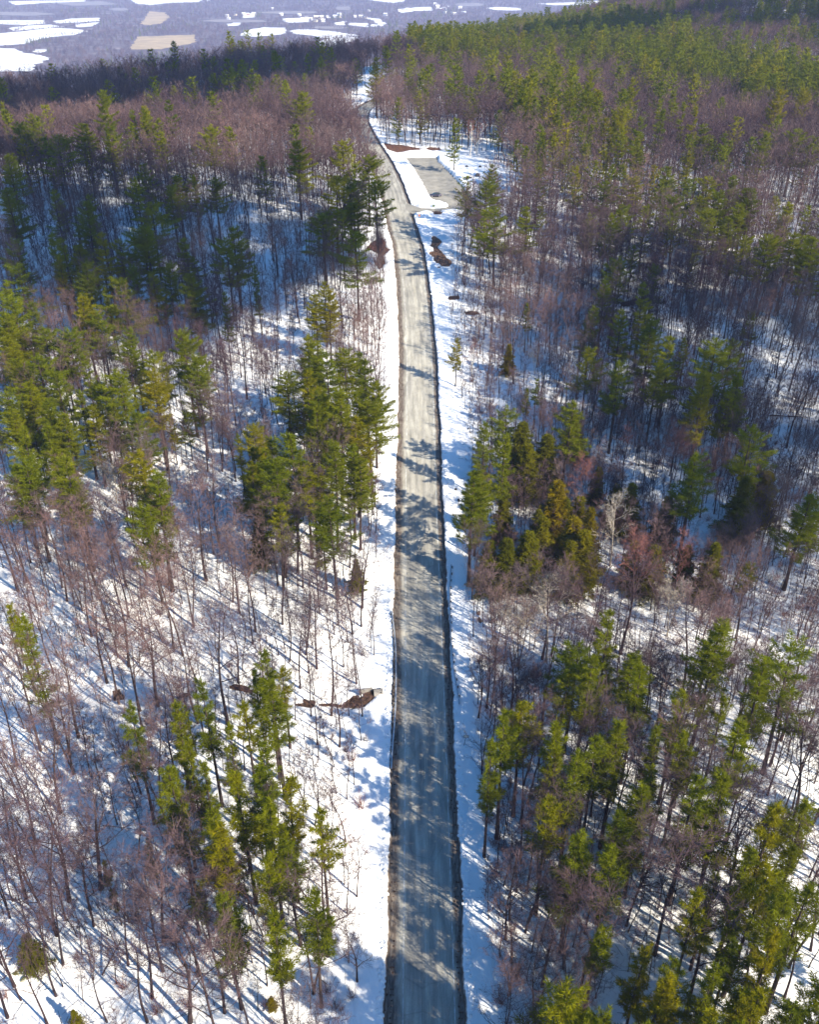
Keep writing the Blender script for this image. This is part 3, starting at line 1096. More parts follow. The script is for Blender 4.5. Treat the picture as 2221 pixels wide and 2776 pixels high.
def shrub_shape(seed, H=2.2, n=26):
    rng = random.Random(seed)
    m = MB()
    for _ in range(n):
        a = rng.uniform(0, 6.28); lean = rng.uniform(.1, .9)
        p = Vector((rng.uniform(-.4, .4), rng.uniform(-.4, .4), -.1))
        d = Vector((math.cos(a) * lean, math.sin(a) * lean, 1)).normalized()
        L = H * rng.uniform(.6, 1.1)
        e1 = p + d * L * .5; e2 = e1 + (d + rdir(rng) * .3).normalized() * L * .5
        m.tube([p, e1, e2], [.022, .016, .006], 3)
        for _k in range(5):
            s = p.lerp(e1, rng.random()) if rng.random() < .4 else e1.lerp(e2, rng.random())
            m.tube([s, s + (d + rdir(rng) * .8).normalized() * L * rng.uniform(.15, .4)], [.011, .005], 3)
    return m


# ------------------------------------------------------------------ trees: kinds
PINES = [(s, dict(base=b, rad=r, ragged=g)) for s, b, r, g in [(1, .45, 1.9, .5), (2, .36, 3.5, .45), (3, .52, 2.0, .6), (4, .34, 2.5, .45), (5, .46, 3.6, .5), (6, .58, 1.8, .6), (7, .40, 1.8, .5), (8, .50, 2.2, .7), (9, .44, 2.8, .6), (10, .30, 1.9, .5), (11, .40, 3.9, .6)]]
P_MESH = []
for s, kw in PINES:
    t, c = pine_shape(s, **kw)
    P_MESH.append((t.mesh('pine_trunk', M['pine_bark'], True), c.mesh('pine_crown', [M['needle'], M['pine_bark']])))
F_MESH = []
for s in (1, 2, 3):
    t, c = fir_shape(s + 20)
    F_MESH.append((t.mesh('fir_trunk', M['pine_bark'], True), c.mesh('fir_crown', [M['fir_needle'], M['pine_bark']])))
BARES = [(31, dict(first=.46, thick=.85)), (32, dict(first=.40, spread=1.15, thick=.85)), (33, dict(first=.54, spread=.9, wander=.6, thick=.75)), (34, dict(first=.36, spread=1.25, thick=1.05)),
         (35, dict(first=.50, spread=1.0, lean=.06, thick=.8)), (36, dict(first=.34, spread=1.1, forks=2)), (37, dict(first=.28, spread=1.4, thick=1.25))]
B_MESH = []
for s, kw in BARES:
    t, c = bare_shape(s, **kw)
    B_MESH.append((t.mesh('bare_trunk', M['bark'], True), c.mesh('bare_crown', [M['bark'], M['twig']])))
W_MESH = []
for s, kw in [(51, dict(H=13, first=.25, spread=.85, forks=3, wander=.3, thick=1.9, twig=.6)), (52, dict(H=14, first=.45, spread=.8, lean=.12, thick=1.8, twig=.7)), (53, dict(H=13, first=.3, spread=1.0, forks=2, thick=1.8, twig=.7))]:
    t, c = bare_shape(s, **kw)
    W_MESH.append((t.mesh('birch_trunk', M['birch'], True), c.mesh('birch_crown', [M['birch'], M['red_twig']])))
D_MESH = []
for s, kw in [(61, dict(H=17, first=.28, spread=1.45, thick=1.4, twig=1.6)), (62, dict(H=17, first=.35, spread=1.3, forks=2, thick=1.3, twig=1.6))]:
    t, c = bare_shape(s, **kw)
    D_MESH.append((t.mesh('pale_trunk', M['pale_bark'], True), c.mesh('pale_crown', [M['pale_bark'], M['pale_bark']])))
K_MESH = []
for s, kw in [(71, dict(H=13, first=.30, spread=1.1)), (72, dict(H=13, first=.4, spread=1.2, forks=2))]:
    t, c = bare_shape(s, **kw)
    K_MESH.append((t.mesh('red_trunk', M['bark'], True), c.mesh('red_crown', [M['red_twig'], M['red_twig']])))
S_MESH = []
for s in range(5):
    t, c = bare_shape(80 + s, H=8.0, first=.25, spread=.75, lod=0, wander=.5, thick=.55, lean=(s - 2) * .04)
    S_MESH.append((t.mesh('young_trunk', M['bark'], True), c.mesh('young_crown', [M['bark'], M['twig']])))
H_MESH = []
for s in range(4):
    H_MESH.append((shrub_shape(s + 5).mesh('shrub', M['red_twig'] if s % 2 else M['twig']), None))

KINDS = {   # kind: (name, category, prototypes, their own height)
    'pine': ('pine_tree', 'pine tree', P_MESH, 24.0),
    'fir': ('fir_tree', 'evergreen tree', F_MESH, 15.0),
    'bare': ('bare_tree', 'bare tree', B_MESH, 20.0),
    'birch': ('birch_tree', 'birch tree', W_MESH, 13.0),
    'pale': ('dead_tree', 'dead tree', D_MESH, 17.0),
    'red': ('red_maple_tree', 'maple tree', K_MESH, 13.0),
    'sap': ('sapling', 'sapling', S_MESH, 8.0),
    'shrub': ('shrub', 'shrub', H_MESH, 2.2),
}

# ------------------------------------------------------------------ trees: where they stand
RNG = random.Random(2024)
TREES = []      # dict(kind, x, y, z, H, var, rz)


def add_tree(kind, x, y, H, var=None, rz=None, hero=None, keep=False, wide=1.0):
    n = len(KINDS[kind][2])
    TREES.append(dict(kind=kind, x=x, y=y, z=0.0, H=H, var=RNG.randrange(n) if var is None else var % n,
                      rz=RNG.uniform(0, 6.28) if rz is None else rz, tl=(RNG.gauss(0, .045), RNG.gauss(0, .045)) if kind in ('bare', 'sap') else (RNG.gauss(0, .015), RNG.gauss(0, .015)), hero=hero, keep=keep, wide=wide))


# tops of evergreens, in enlargements 1..8 of the photograph: pixel = offset + half
OFF = {1: (0, 0), 2: (862, 0), 3: (0, 543.7), 4: (862, 543.7), 5: (0, 1087.4), 6: (862, 1087.4), 7: (0, 1612), 8: (862, 1612)}
PT = {
 1: [(185,450),(350,520),(450,515),(70,510),(90,590),(190,580),(240,570),(550,540),(600,450),(680,550),(740,740),(880,530),(960,540),(1270,390),(1250,590),(1440,590),(1550,655),(1410,740),(1500,700),
     (1490,850),(1500,980),(810,740),(715,780),(900,750),(610,690),(570,750),(630,850),(225,800),(370,820),(350,850),(20,800),(30,650),(610,960),(430,980),(500,1000),(220,980),(330,1030),(950,1000),
     (980,950),(780,1000),(260,1000),(1360,900),(1590,760),(1470,760),(1440,880),(650,330),(900,310),(1060,300),(1200,340),(890,390),(730,260),(590,960),(480,960),(60,1010),(130,480)],
 2: [(195,500),(240,750),(490,620),(350,690),(330,760),(370,870),(550,680),(920,450),(1240,520),(1120,440),(1380,500),(1560,490),(1640,540),(1700,580),(740,390),(540,310),(600,280),(660,390),(460,360),
     (270,420),(780,680),(850,700),(910,700),(710,700),(1040,700),(1100,700),(1180,750),(1260,740),(1360,740),(1430,790),(1450,800),(1540,830),(1600,850),(1690,870),(1350,920),(900,860),(1000,870),
     (760,900),(860,900),(1280,880),(1230,830),(1410,990),(1520,990),(1100,900),(1620,980),(1700,1000),(500,870),(320,900),(820,760),(960,740),(1060,780),(1140,820),(1320,800),(1400,860)],
 3: [(20,100),(60,160),(120,190),(180,290),(280,300),(340,160),(450,180),(545,290),(470,360),(630,385),(770,300),(20,240),(10,330),(150,400),(240,470),(400,520),(500,480),(640,480),(820,420),(330,560),
     (20,560),(200,600),(430,620),(560,650),(780,640),(830,620),(190,700),(80,720),(280,830),(230,800),(580,810),(640,900),(100,850),(30,780),(1295,320),(1340,350),(1455,380),(1380,400),(1540,430),
     (1200,480),(1290,470),(1260,530),(1400,510),(1420,560),(1500,560),(1330,620),(1560,600),(1230,640),(1080,700),(1130,760),(1220,740),(1310,770),(1480,780),(1400,780),(1160,850),(1040,850),
     (1080,1000),(1400,1010),(1150,960),(1380,130),(1330,60),(70,20),(250,0),(350,20),(640,60),(700,20),(800,60),(510,80),(60,420),(110,520),(40,640),(350,400),(1500,660),(1580,520),(1340,560)],
 4: [(890,0),(1040,30),(830,90),(1000,100),(775,200),(900,220),(1030,260),(1110,330),(1290,340),(1370,340),(760,370),(890,440),(1050,440),(1260,490),(1390,490),(1350,560),(1400,480),(500,190),(540,510),
     (500,550),(560,570),(200,340),(320,690),(410,640),(730,730),(680,600),(920,590),(1010,610),(1150,570),(1270,660),(1170,630),(400,740),(270,900),(290,920),(1220,830),(1460,700),(1690,990)],
 5: [(40,370),(90,420),(1120,570),(1190,640),(850,690),(730,770),(540,800),(640,850),(1030,780),(1150,700),(950,890),(1090,950),(780,950),(840,980),(720,1050),(1000,900),(20,480),(1080,640)],
 6: [(740,370),(850,390),(800,450),(710,530),(760,600),(660,650),(950,580),(1030,560),(980,620),(1310,450),(1280,520),(1500,610),(1650,540),(1620,660),(1470,650),(1150,740),(1330,770),(480,780),(410,820),
     (350,930),(640,880),(800,920),(890,890),(1060,880),(1390,850),(1180,900),(700,990),(1040,980),(1350,920),(1420,950),(1440,200),(1620,150),(1700,0),(480,900)],
 7: [(720,10),(740,0),(840,0),(900,180),(930,240),(1000,30),(1130,150),(1080,0),(1200,60),(1250,140),(1350,180),(1370,240),(1220,310),(1110,370),(1010,270),(840,510),(940,390),(930,530),(1140,620),(1310,540),
     (1220,670),(430,400),(620,310),(470,520)],
 8: [(400,0),(590,140),(740,30),(710,290),(740,400),(860,330),(930,330),(870,200),(1040,0),(1000,90),(1230,30),(1350,60),(1210,160),(1530,180),(1640,340),(1690,180),(1440,350),(1500,420),(1560,440),(1300,450),
     (1230,520),(1150,530),(1600,560),(1380,740),(1400,760),(990,760),(980,830),(1130,810),(900,750),(800,690),(640,960),(570,990),(1060,880),(1550,720),(1700,500),(1480,960),(1650,1000),(1290,860),(1590,880),(1380,600)],
}
PH = {(3, 450, 180): 14, (3, 780, 640): 13, (3, 830, 620): 14, (7, 430, 400): 9, (7, 470, 520): 8, (4, 200, 340): 13, (3, 1230, 640): 11, (3, 1080, 1000): 10, (4, 500, 190): 14, (2, 240, 750): 19, (2, 195, 500): 20,
      (7, 840, 510): 13, (4, 540, 510): 13, (4, 500, 550): 12, (4, 560, 570): 11, (7, 620, 310): 11, (6, 1440, 200): 12, (6, 1620, 150): 10, (7, 1220, 670): 17, (5, 1190, 640): 17}
FT = [(4, 480, 690, 17), (4, 500, 780, 15), (4, 580, 740, 15), (4, 700, 660, 12), (4, 400, 1000, 12), (4, 630, 940, 16), (4, 870, 950, 11), (4, 940, 950, 13), (4, 800, 880, 10), (4, 1100, 1000, 13), (4, 1430, 920, 16),
      (4, 1520, 900, 13), (4, 550, 1060, 12), (4, 770, 1050, 12), (6, 500, 60, 14), (6, 410, 90, 13), (6, 340, 100, 12), (6, 560, 0, 15), (6, 680, 100, 13), (6, 750, 60, 14), (6, 700, 0, 15), (6, 950, 100, 11),
      (6, 1040, 120, 12), (6, 1180, 120, 11), (6, 1290, 110, 14), (4, 420, 360, 9), (5, 1500, 180, 8), (5, 1080, 0, 12), (7, 1140, 970, 3.2), (7, 300, 1030, 4.5), (7, 100, 720, 7), (4, 660, 1010, 12), (4, 720, 1000, 11)]
# trees that stand out: kind, foot pixel, height, shape, label
HERO = [
 ('bare', (752, 2067), 9.5, 6, 'lone crooked bare tree with a dark foot on open snow left of the road'),
 ('birch', (1648, 1356), 11, 0, 'white birch with a bright forked crown among dark woods on the right'),
 ('birch', (994, 792), 9.5, 2, 'pale forked birch with a reddish crown beside the right verge of the road'),
 ('birch', (990, 330), 13, 1, 'leaning white birch standing behind the car park beside a pine'),
 ('birch', (1004, 326), 13, 0, 'upright white birch just right of the leaning birch behind the car park'),
 ('pale', (1150, 1392), 17, 0, 'large pale dead tree with wide spreading limbs below the olive evergreens'),
 ('pale', (1083, 1395), 13, 1, 'pale twisted dead tree at the edge of the right verge'),
 ('pale', (1285, 1190), 15, 0, 'twisted pale dead tree with bare white limbs above the olive evergreens'),
 ('pale', (1126, 790), 7, 1, 'small broken pale snag among dark pines right of the road'),
 ('pale', (1405, 1340), 12, 1, 'leaning pale dead tree with a long side limb in the right woods'),
 ('pale', (268, 880), 11, 0, 'small pale dead tree inside the sunlit grove left of the road'),
 ('pale', (245, 1060), 10, 1, 'pale tan dead tree at the foot of the sunlit left grove'),
 ('red', (1310, 1025), 13, 0, 'reddish maple with a rosy crown in the right woods, left of its twin'),
 ('red', (1410, 1030), 15, 1, 'larger reddish maple with a rosy crown in the right woods, right of its twin'),
 ('red', (1225, 1095), 14, 1, 'tan and red maple just above the olive evergreens'),
 ('red', (1475, 1090), 15, 0, 'wide reddish maple with pale limbs deep in the right woods'),
 ('red', (1330, 1280), 16, 1, 'reddish maple in front of the olive evergreens right of the road'),
 ('red', (1420, 1265), 14, 0, 'dull red maple between olive evergreens and the dark birch woods'),
]
for kind, (px, py), H, v, lab in HERO:
    x, y, z = hit(px, py, SNOW)
    add_tree(kind, x, y, H, v, rz=1.0, hero=lab, keep=True)

HXY = [(t['x'], t['y']) for t in TREES]
for o, lst in PT.items():
    for zx, zy in lst:
        H = PH.get((o, zx, zy)) or RNG.uniform(20, 27) * (0.92 if o in (2, 4) else 1)
        px, py = OFF[o][0] + zx / 2, OFF[o][1] + zy / 2
        x, y, z = hit(px, py, H + SNOW)
        if abs(x - 1.7) < 8.5 and y < 330:
            x = 1.7 + math.copysign(RNG.uniform(9, 12.5), x - 1.7)
        if any(abs(a - x) < 4.2 and -13 < y - b < 2.5 for a, b in HXY):
            continue
        if any((t['x'] - x) ** 2 + (t['y'] - y) ** 2 < (3.0 if y < 200 else 2.2) ** 2 for t in TREES):
            continue
        add_tree('pine', x, y, H, RNG.choice([0, 2, 3, 5, 6, 7, 9]) if o in (5, 7, 8) or (o == 6 and zy > 600) else RNG.choice([1, 4, 3, 0, 8, 10] if o == 3 else [1, 4, 3, 8, 10]), keep=True, wide=1.4 if o in (1, 2) else 1.25 if o in (3, 4) else 1.0)
        if o == 3 and zy > 90 and RNG.random() < 0.45:      # the sunlit groves stand close
            a = RNG.uniform(0, 6.28)
            x2, y2 = x + 3.6 * math.cos(a), y + 3.6 * math.sin(a)
            if abs(x2 - 1.7) > 9:
                add_tree('pine', x2, y2, H * RNG.uniform(.7, .95), RNG.choice([1, 4, 3, 8]), keep=True, wide=1.15)
for o, zx, zy, H in FT:
    x, y, z = hit(OFF[o][0] + zx / 2, OFF[o][1] + zy / 2, H + SNOW)
    add_tree('fir', x, y, H, keep=True, wide=1.45)

# feet of the bare trees whose trunks stand clear on the snow: enlargement, x, y, height, shape
BT = [(5,815,465,20,5),(5,385,505,21,1),(5,730,555,22,0),(5,770,585,19,2),(5,530,295,22,0),(5,405,305,20,4),(5,280,355,20,1),(5,868,270,22,3),(5,710,290,20,2),(5,960,875,24,3),(5,665,800,22,5),(5,1335,640,19,0),
      (5,1190,455,20,4),(5,1485,495,18,0),(5,1525,385,15,6),(5,1395,840,24,2),(5,1430,970,16,1),(5,1470,840,12,4),(5,980,360,18,2),(5,1075,485,19,0),(5,540,425,19,1),(5,300,260,19,2),(5,260,300,18,4),(5,110,275,20,0),
      (5,75,315,20,3),(5,925,125,22,1),(5,1170,290,20,0),(5,1275,300,18,2),(5,1265,725,18,4),(5,1220,610,15,2),(5,500,790,20,0),(5,590,820,20,1),(5,170,985,22,2),(5,1300,660,14,4),(5,1010,410,17,1),(5,600,900,20,2),
      (5,155,385,16,4),(5,225,660,17,0),(5,835,870,18,1),(5,450,700,18,6),(5,330,930,19,3),
      (7,1455,320,13,4),(7,1380,800,18,6),(7,685,865,22,1),(7,690,740,22,0),(7,640,980,20,2),(7,290,570,25,3),(7,240,715,25,5),(7,235,970,18,2),(7,540,840,17,4),(7,265,840,16,1),(7,380,610,17,0),(7,425,520,20,6),
      (7,680,190,20,2),(7,255,200,20,1),(7,945,1040,20,0),(7,965,820,20,2),(7,835,885,20,4),(7,1020,755,18,0),(7,1020,1030,11,2),(7,1205,915,14,4),(7,1365,655,18,1),(7,875,500,18,0),(7,745,350,19,2),(7,1320,960,17,5),
      (7,800,1080,20,6),(7,30,1060,20,3),(7,60,930,18,6),(7,110,560,20,1),(7,40,640,19,5),(7,150,330,20,0),(7,620,1080,17,1),(7,450,1080,15,2),
      (8,1035,795,24,0),(8,1165,1045,24,1),(8,650,855,20,2),(8,720,985,22,0),(8,1225,515,22,1),(8,1090,265,22,0),(8,1605,285,21,3),(8,490,700,17,5),(8,470,240,20,2),(8,600,650,20,4),(8,830,200,20,0),(8,870,300,20,1),
      (8,1000,380,19,2),(8,1310,410,20,4),(8,1190,830,20,0),(8,540,470,18,0),(8,700,330,20,1),(8,1400,620,20,2),(8,1600,850,17,4),(8,560,930,13,6),(8,520,1060,14,5),(8,430,830,11,6),
      (6,985,880,20,0),(6,560,600,20,1),(6,600,590,20,2),(6,890,580,21,3),(6,460,640,15,5),(6,1520,1050,18,1),(6,430,850,20,0),(6,560,880,22,2),(6,910,880,17,1),(6,1150,740,21,4),(6,1210,840,20,0),
      (4,600,270,17,3),(4,630,280,16,0),(4,1520,380,20,1),(4,1600,560,20,0),(4,1660,640,20,2),(4,1590,800,20,1),(4,1140,540,18,3),(4,1210,530,18,0)]
for o, zx, zy, H, v in BT:
    x, y, z = hit(OFF[o][0] + zx / 2, OFF[o][1] + zy / 2, SNOW)
    add_tree('bare', x, y, H, v, keep=True)

OPEN = [[(872, 448), (985, 448), (956, 530), (948, 640), (952, 760), (982, 900), (985, 1200), (1000, 1400), (1010, 1600), (1005, 1900), (1000, 2300), (950, 2300), (925, 1000), (900, 600)],
        [(838, 560), (842, 900), (838, 1300), (830, 1650), (820, 2300), (745, 2300), (760, 1900), (760, 1650), (795, 1480), (785, 1300), (808, 1000), (808, 700), (818, 600), (800, 470), (735, 260), (770, 260)],
        [(770, 285), (860, 448), (1010, 448), (1010, 345), (945, 318), (860, 308), (800, 312)],
        [(768, 154), (800, 152), (846, 152), (838, 160), (806, 166), (816, 184), (804, 198), (820, 212), (762, 228), (742, 240), (750, 216), (766, 192), (772, 170)],
        [(640, 1500), (790, 1500), (800, 1445), (760, 1440), (640, 1465)]]
LOTSUN = [hit(px, py, SNOW)[:2] for px, py in [(945, 318), (1035, 322), (1075, 385), (1090, 455), (1000, 455)]]
OPENW = [[hit(px, min(py, 2290), SNOW)[:2] for px, py in p] for p in OPEN]
PB = [([(850, 125), (1000, 110), (1250, 80), (1725, 105), (1900, 105), (1900, 345), (1500, 335), (1380, 285), (1200, 255), (1050, 205), (900, 185)], .46),
      ([(-200, 175), (0, 160), (300, 122), (480, 96), (560, 98), (420, 138), (150, 205), (0, 230), (-200, 240)], .62),
      ([(560, 98), (860, 96), (860, 112), (560, 112)], .22), ([(900, 0), (1900, -40), (1900, 80), (1250, 70), (900, 100)], .12)]


def scatter_region(kind_fn, y0, y1, cell, margin):
    """jittered grid of stems over the ground that the photograph covers"""
    yy = y0
    while yy < y1:
        c = cell(yy)
        half = (0.455 * (yy * CP + 80 * SP) + 10) * margin
        n = int(2 * half / c)
        for i in range(n):
            x = -half + (i + RNG.random()) * c
            y = yy + RNG.uniform(-.5, .5) * c
            kind_fn(x, y)
        yy += c


CELLS = {}
for t in TREES:
    CELLS.setdefault((int(t['x'] // 4), int(t['y'] // 4)), []).append(t)


def crowded(x, y, d):
    i, j = int(x // 4), int(y // 4)
    for a in (i - 1, i, i + 1):
        for b in (j - 1, j, j + 1):
            for t in CELLS.get((a, b), ()):
                if (t['x'] - x) ** 2 + (t['y'] - y) ** 2 < d * d:
                    return True
    return False


HBOX = [(min(p[0] for p in h), max(p[0] for p in h), min(p[1] for p in h), max(p[1] for p in h)) for h in HOLES]


def blocked(x, y):
    t = float(road_t(x, y))
    if abs(t) < (8.6 if y < 330 else 7.2):
        return True
    if 330 < y < 470 and bool(inside(LOTSUN, x, y)):
        return True
    if y < 440 and (inside(LOT, x, y) or any(bool(inside(p, x, y)) for p in OPENW)):
        return True
    if y >= 440 and bool(inside(OPENW[3], x, y)):
        return True
    return any(b[0] < x < b[1] and b[2] < y < b[3] for b in HBOX[:8])


def put(kind, x, y, H, d, var=None):
    if H > 4 and any(abs(a - x) < 2.5 and -9 < y - b < 2 for a, b in HXY):
        return
    if 8 < x < 27 and 142 < y < 285 and H > 3.5:          # low young growth along the right edge of the road
        if kind == 'pine':
            return
        H = min(H, 4.5 + max(0, x - 10) * 0.7)
    if blocked(x, y) or crowded(x, y, d):
        return
    add_tree(kind, x, y, H, var)
    CELLS.setdefault((int(x // 4), int(y // 4)), []).append(TREES[-1])


def near_wood(x, y):
    k = RNG.random()
    dens = 0.5 + 0.5 * float(bumps(x, y, 33, 21))
    mess = x > 13 + 0.1 * abs(y - 160) and 112 < y < 210 and x < 100        # tangled young growth round the olive evergreens
    if x < 0 and y < 330:
        dens *= 0.7
    below = y < 66 and 9 < x < 62                    # the wood goes on below the picture and shades the road
    if k > 0.28 + 0.55 * dens and not mess and not below:
        return
    r = RNG.random()
    if below and r < 0.8:
        H = RNG.uniform(19, 27)
        if float(project(x, y, float(ground0(x, y)) + H)[1]) > (2135 if x < 24 else 2040):
            put('pine', x, y, H, RNG.uniform(2.2, 3.2))
    elif mess and r < 0.55:
        put('bare', x, y, RNG.uniform(6, 11), 1.5)
    elif r < (0.48 if x < 0 else 0.58):
        H = RNG.triangular(9, 24, 17)
        if y < 190 and RNG.random() < 0.5:
            put('bare', x, y, H, 2.2, RNG.choice((3, 5, 6, 1)))
        else:
            put('bare', x, y, H, 2.2)
    elif r < 0.90:
        put('sap', x, y, RNG.triangular(5, 16, 10), 1.0)
    elif r < 0.97:
        put('shrub', x, y, RNG.uniform(1.2, 2.8), 1.0)
    else:
        put('pine', x, y, RNG.uniform(14, 22), 4)


scatter_region(near_wood, -14, 342, lambda y: 3.3 if y < 230 else 3.1, 1.15)


def tangle(x, y):
    if x > 14 + 0.1 * abs(y - 160) and x < 100 and RNG.random() < 0.35 + 0.65 * float(smooth(20, 50, x)):
        r = RNG.random()
        put('bare' if r < .55 else 'sap' if r < .8 else 'shrub', x, y, RNG.uniform(5, 10 + 5 * float(smooth(25, 50, x))) if r < .8 else RNG.uniform(1.5, 3.5), 1.2, RNG.choice((1, 3, 5, 6)))


scatter_region(tangle, 112, 208, lambda y: 3.0, 1.1)


def edge_wood(x, y):
    if 11.5 < x < 26:
        put('bare', x, y, RNG.uniform(10, 17), 2.0, RNG.choice((1, 3, 5, 6)))


scatter_region(edge_wood, 44, 128, lambda y: 3.4, 1.0)


def corner(x, y):
    if x > 34 and RNG.random() < 0.5:
        put('pine', x, y, RNG.uniform(16, 25), 3.6, RNG.choice((0, 2, 3, 5, 6, 7, 9)))


scatter_region(corner, 58, 128, lambda y: 5.4, 1.1)


def poles(x, y):
    if RNG.random() < (0.36 if x < 0 else 0.7):
        put('sap', x, y, RNG.triangular(6, 17, 11), 0.9)


scatter_region(poles, 70, 340, lambda y: 3.0, 1.1)


def far_wood(x, y):
    if y > 545 and x < -20 and y > np.interp(x, [-600, -226, -100, 0], [360, 580, 735, 800]):
        return
    px, py, d = project(x, y, float(ground0(x, y)))
    p = 0.24 if x > 45 else 0.08
    for poly, q in PB:
        if inside(poly, px, py):
            p = q
    if RNG.random() < p * (0.22 + 2.1 * float(smooth(-.12, .28, bumps(x * .4, y, 85, 31)))):
        put('pine', x, y, RNG.triangular(15, 32, 23), 4.2)
    elif RNG.random() < 0.93:
        put('bare', x, y, RNG.uniform(13, 20), 2.0)


scatter_region(far_wood, 342, 1330, lambda y: 3.6 if y < 460 else 5.0, 1.15)

# shrubs and brush at the wood's edge
for px, py in [(1008, 1395), (1035, 1310), (1030, 1730), (1045, 1840), (1060, 1790), (1075, 1960), (1090, 2060), (1052, 2110), (1020, 1620), (1040, 1290), (1010, 1130), (1000, 720), (1015, 870), (1030, 860), (740, 2100),
               (718, 2130), (690, 2090), (705, 2120), (770, 1560), (742, 1600), (730, 1580), (760, 1700), (340, 1290), (180, 1560), (150, 1590), (210, 1600), (120, 1640), (330, 1480), (60, 1980), (980, 600), (1020, 660),
               (795, 520), (802, 530), (808, 545), (798, 555), (804, 512), (788, 528), (1110, 1300), (1180, 1640), (1300, 1780), (560, 2120), (470, 2080), (330, 2130), (260, 2080)]:
    x, y, z = hit(px, py, SNOW)
    add_tree('shrub', x, y, RNG.uniform(1.6, 3.4), keep=True)

_x = np.array([t['x'] for t in TREES]); _y = np.array([t['y'] for t in TREES])
_z = snow_z(_x, _y)
for t, z in zip(TREES, _z):
    t['z'] = float(z) - 0.05
_p = project(_x, _y, _z)
_q = project(_x, _y, _z + np.array([t['H'] for t in TREES]))
for i, t in enumerate(TREES):
    t['px'], t['py'], t['d'] = float(_p[0][i]), float(_p[1][i]), float(_p[2][i])
    t['tx'], t['ty'] = float(_q[0][i]), float(_q[1][i])
    vis = max(0, min(t['py'], 2156) - max(t['ty'], 0)) / max(1, t['py'] - t['ty'])
    cx = t['tx']
    if not (-25 < cx < 1750) or t['ty'] > 2150 or t['py'] < 0:
        vis = 0
    t['size'] = t['H'] / t['d'] * vis
#SPLIT3
# ------------------------------------------------------------------ trees: build
ORD = ['', 'second', 'third', 'fourth', 'fifth', 'sixth', 'seventh', 'eighth', 'ninth', 'tenth', 'eleventh', 'twelfth', 'thirteenth', 'fourteenth', 'fifteenth', 'sixteenth', 'seventeenth', 'eighteenth', 'nineteenth', 'twentieth']
BAND_L = [(2000, 'at bottom edge'), (1780, 'among lower pines'), (1560, 'just below stream'), (1400, 'beside dark stream'), (1200, 'just above stream'), (1000, 'below sunlit grove'),
          (800, 'level with sunlit grove'), (620, 'above sunlit grove'), (430, 'below the car park'), (300, 'level with car park'), (-999, 'beyond car park')]
BAND_R = [(2000, 'at bottom edge'), (1750, 'below road sign'), (1500, 'level with road sign'), (1300, 'level with guardrail'), (1200, 'below olive evergreens'), (1100, 'level with olive evergreens'), (1000, 'above olive evergreens'),
          (900, 'level with rosy maples'), (790, 'above rosy maples'), (680, 'in shaded woods'), (450, 'level with thawed patch'), (300, 'level with car park'), (-999, 'on hill behind')]
COLS = [(190, 'beside the road'), (400, 'in mid woods'), (640, 'deep in woods'), (9999, 'at outer edge')]


def place_words(t):
    left = t['px'] < (882 if t['py'] > 500 else 830)
    for lim, w in (BAND_L if left else BAND_R):
        if t['py'] >= lim:
            band = w
            break
    dist = abs(t['px'] - 882)
    for lim, w in COLS:
        if dist < lim:
            col = w
            break
    return ('left' if left else 'right'), band, col


groups = {}
for t in TREES:
    if t['size'] > 0:
        groups.setdefault(t['kind'], []).append(t)
LIMIT = {'pine': 300, 'bare': 300, 'sap': 200}
chosen = []
for k, lst in groups.items():
    lst.sort(key=lambda t: (-(t['size'] + (10 if t['hero'] else 0))))
    for t in lst[:LIMIT.get(k, 300)]:
        t['own'] = True
        chosen.append(t)

NOUN = {'pine': 'green pine', 'fir': 'olive cone-shaped evergreen', 'bare': 'bare tree', 'sap': 'thin bare sapling', 'shrub': 'twiggy brown shrub'}
cells = {}
for t in chosen:
    if not t['hero']:
        cells.setdefault((t['kind'],) + place_words(t), []).append(t)
for (kind, side, band, col), lst in cells.items():
    hs = sorted(t['H'] for t in lst)
    lst.sort(key=lambda t: t['px'])
    for i, t in enumerate(lst):
        n = NOUN[kind]
        if kind in ('pine', 'bare') and len(lst) > 2 and len(band.split()) < 5:
            if t['H'] == hs[-1]:
                n = 'tall ' + n
            elif t['H'] == hs[0]:
                n = 'short ' + n
        rank = ''
        if len(lst) > 1:
            rank = ', leftmost' if i == 0 else (', rightmost' if i == len(lst) - 1 else ', %s from left' % ORD[min(i, 19)])
        t['label'] = '%s %s on %s, %s%s' % (n, col, side, band, rank)
        if len(t['label'].split()) > 16:
            t['label'] = t['label'].replace('tall ', '').replace('short ', '')
GROUP = {'pine': 'pines in the woods beside the road', 'fir': 'olive evergreens among the pines', 'bare': 'bare trees standing in the snow', 'sap': 'saplings between the trees', 'shrub': 'shrubs along the verge',
         'birch': 'white birches', 'pale': 'pale dead trees', 'red': 'reddish maples in the right woods'}

for t in chosen:
    name, cat, protos, H0 = KINDS[t['kind']]
    tm, cm = protos[t['var']]
    s = t['H'] / H0
    if cm is None:
        o = link(name, tm)
        o.location = (t['x'], t['y'], t['z'])
        o.rotation_euler = (0, 0, t['rz'])
        o.scale = (s, s, s)
    else:
        o = empty(name, (t['x'], t['y'], t['z']), t['rz'], s)
        o.rotation_euler = (*t['tl'], t['rz'])
        wd = RNG.uniform(1.1, 1.5) if t['kind'] == 'bare' and t['keep'] else RNG.uniform(.78, 1.15) * t['wide']
        o.scale = (s * wd, s * wd, s)
        link('trunk', tm, o)
        link('crown', cm, o)
    tag(o, t['hero'] or t['label'], cat, GROUP[t['kind']])


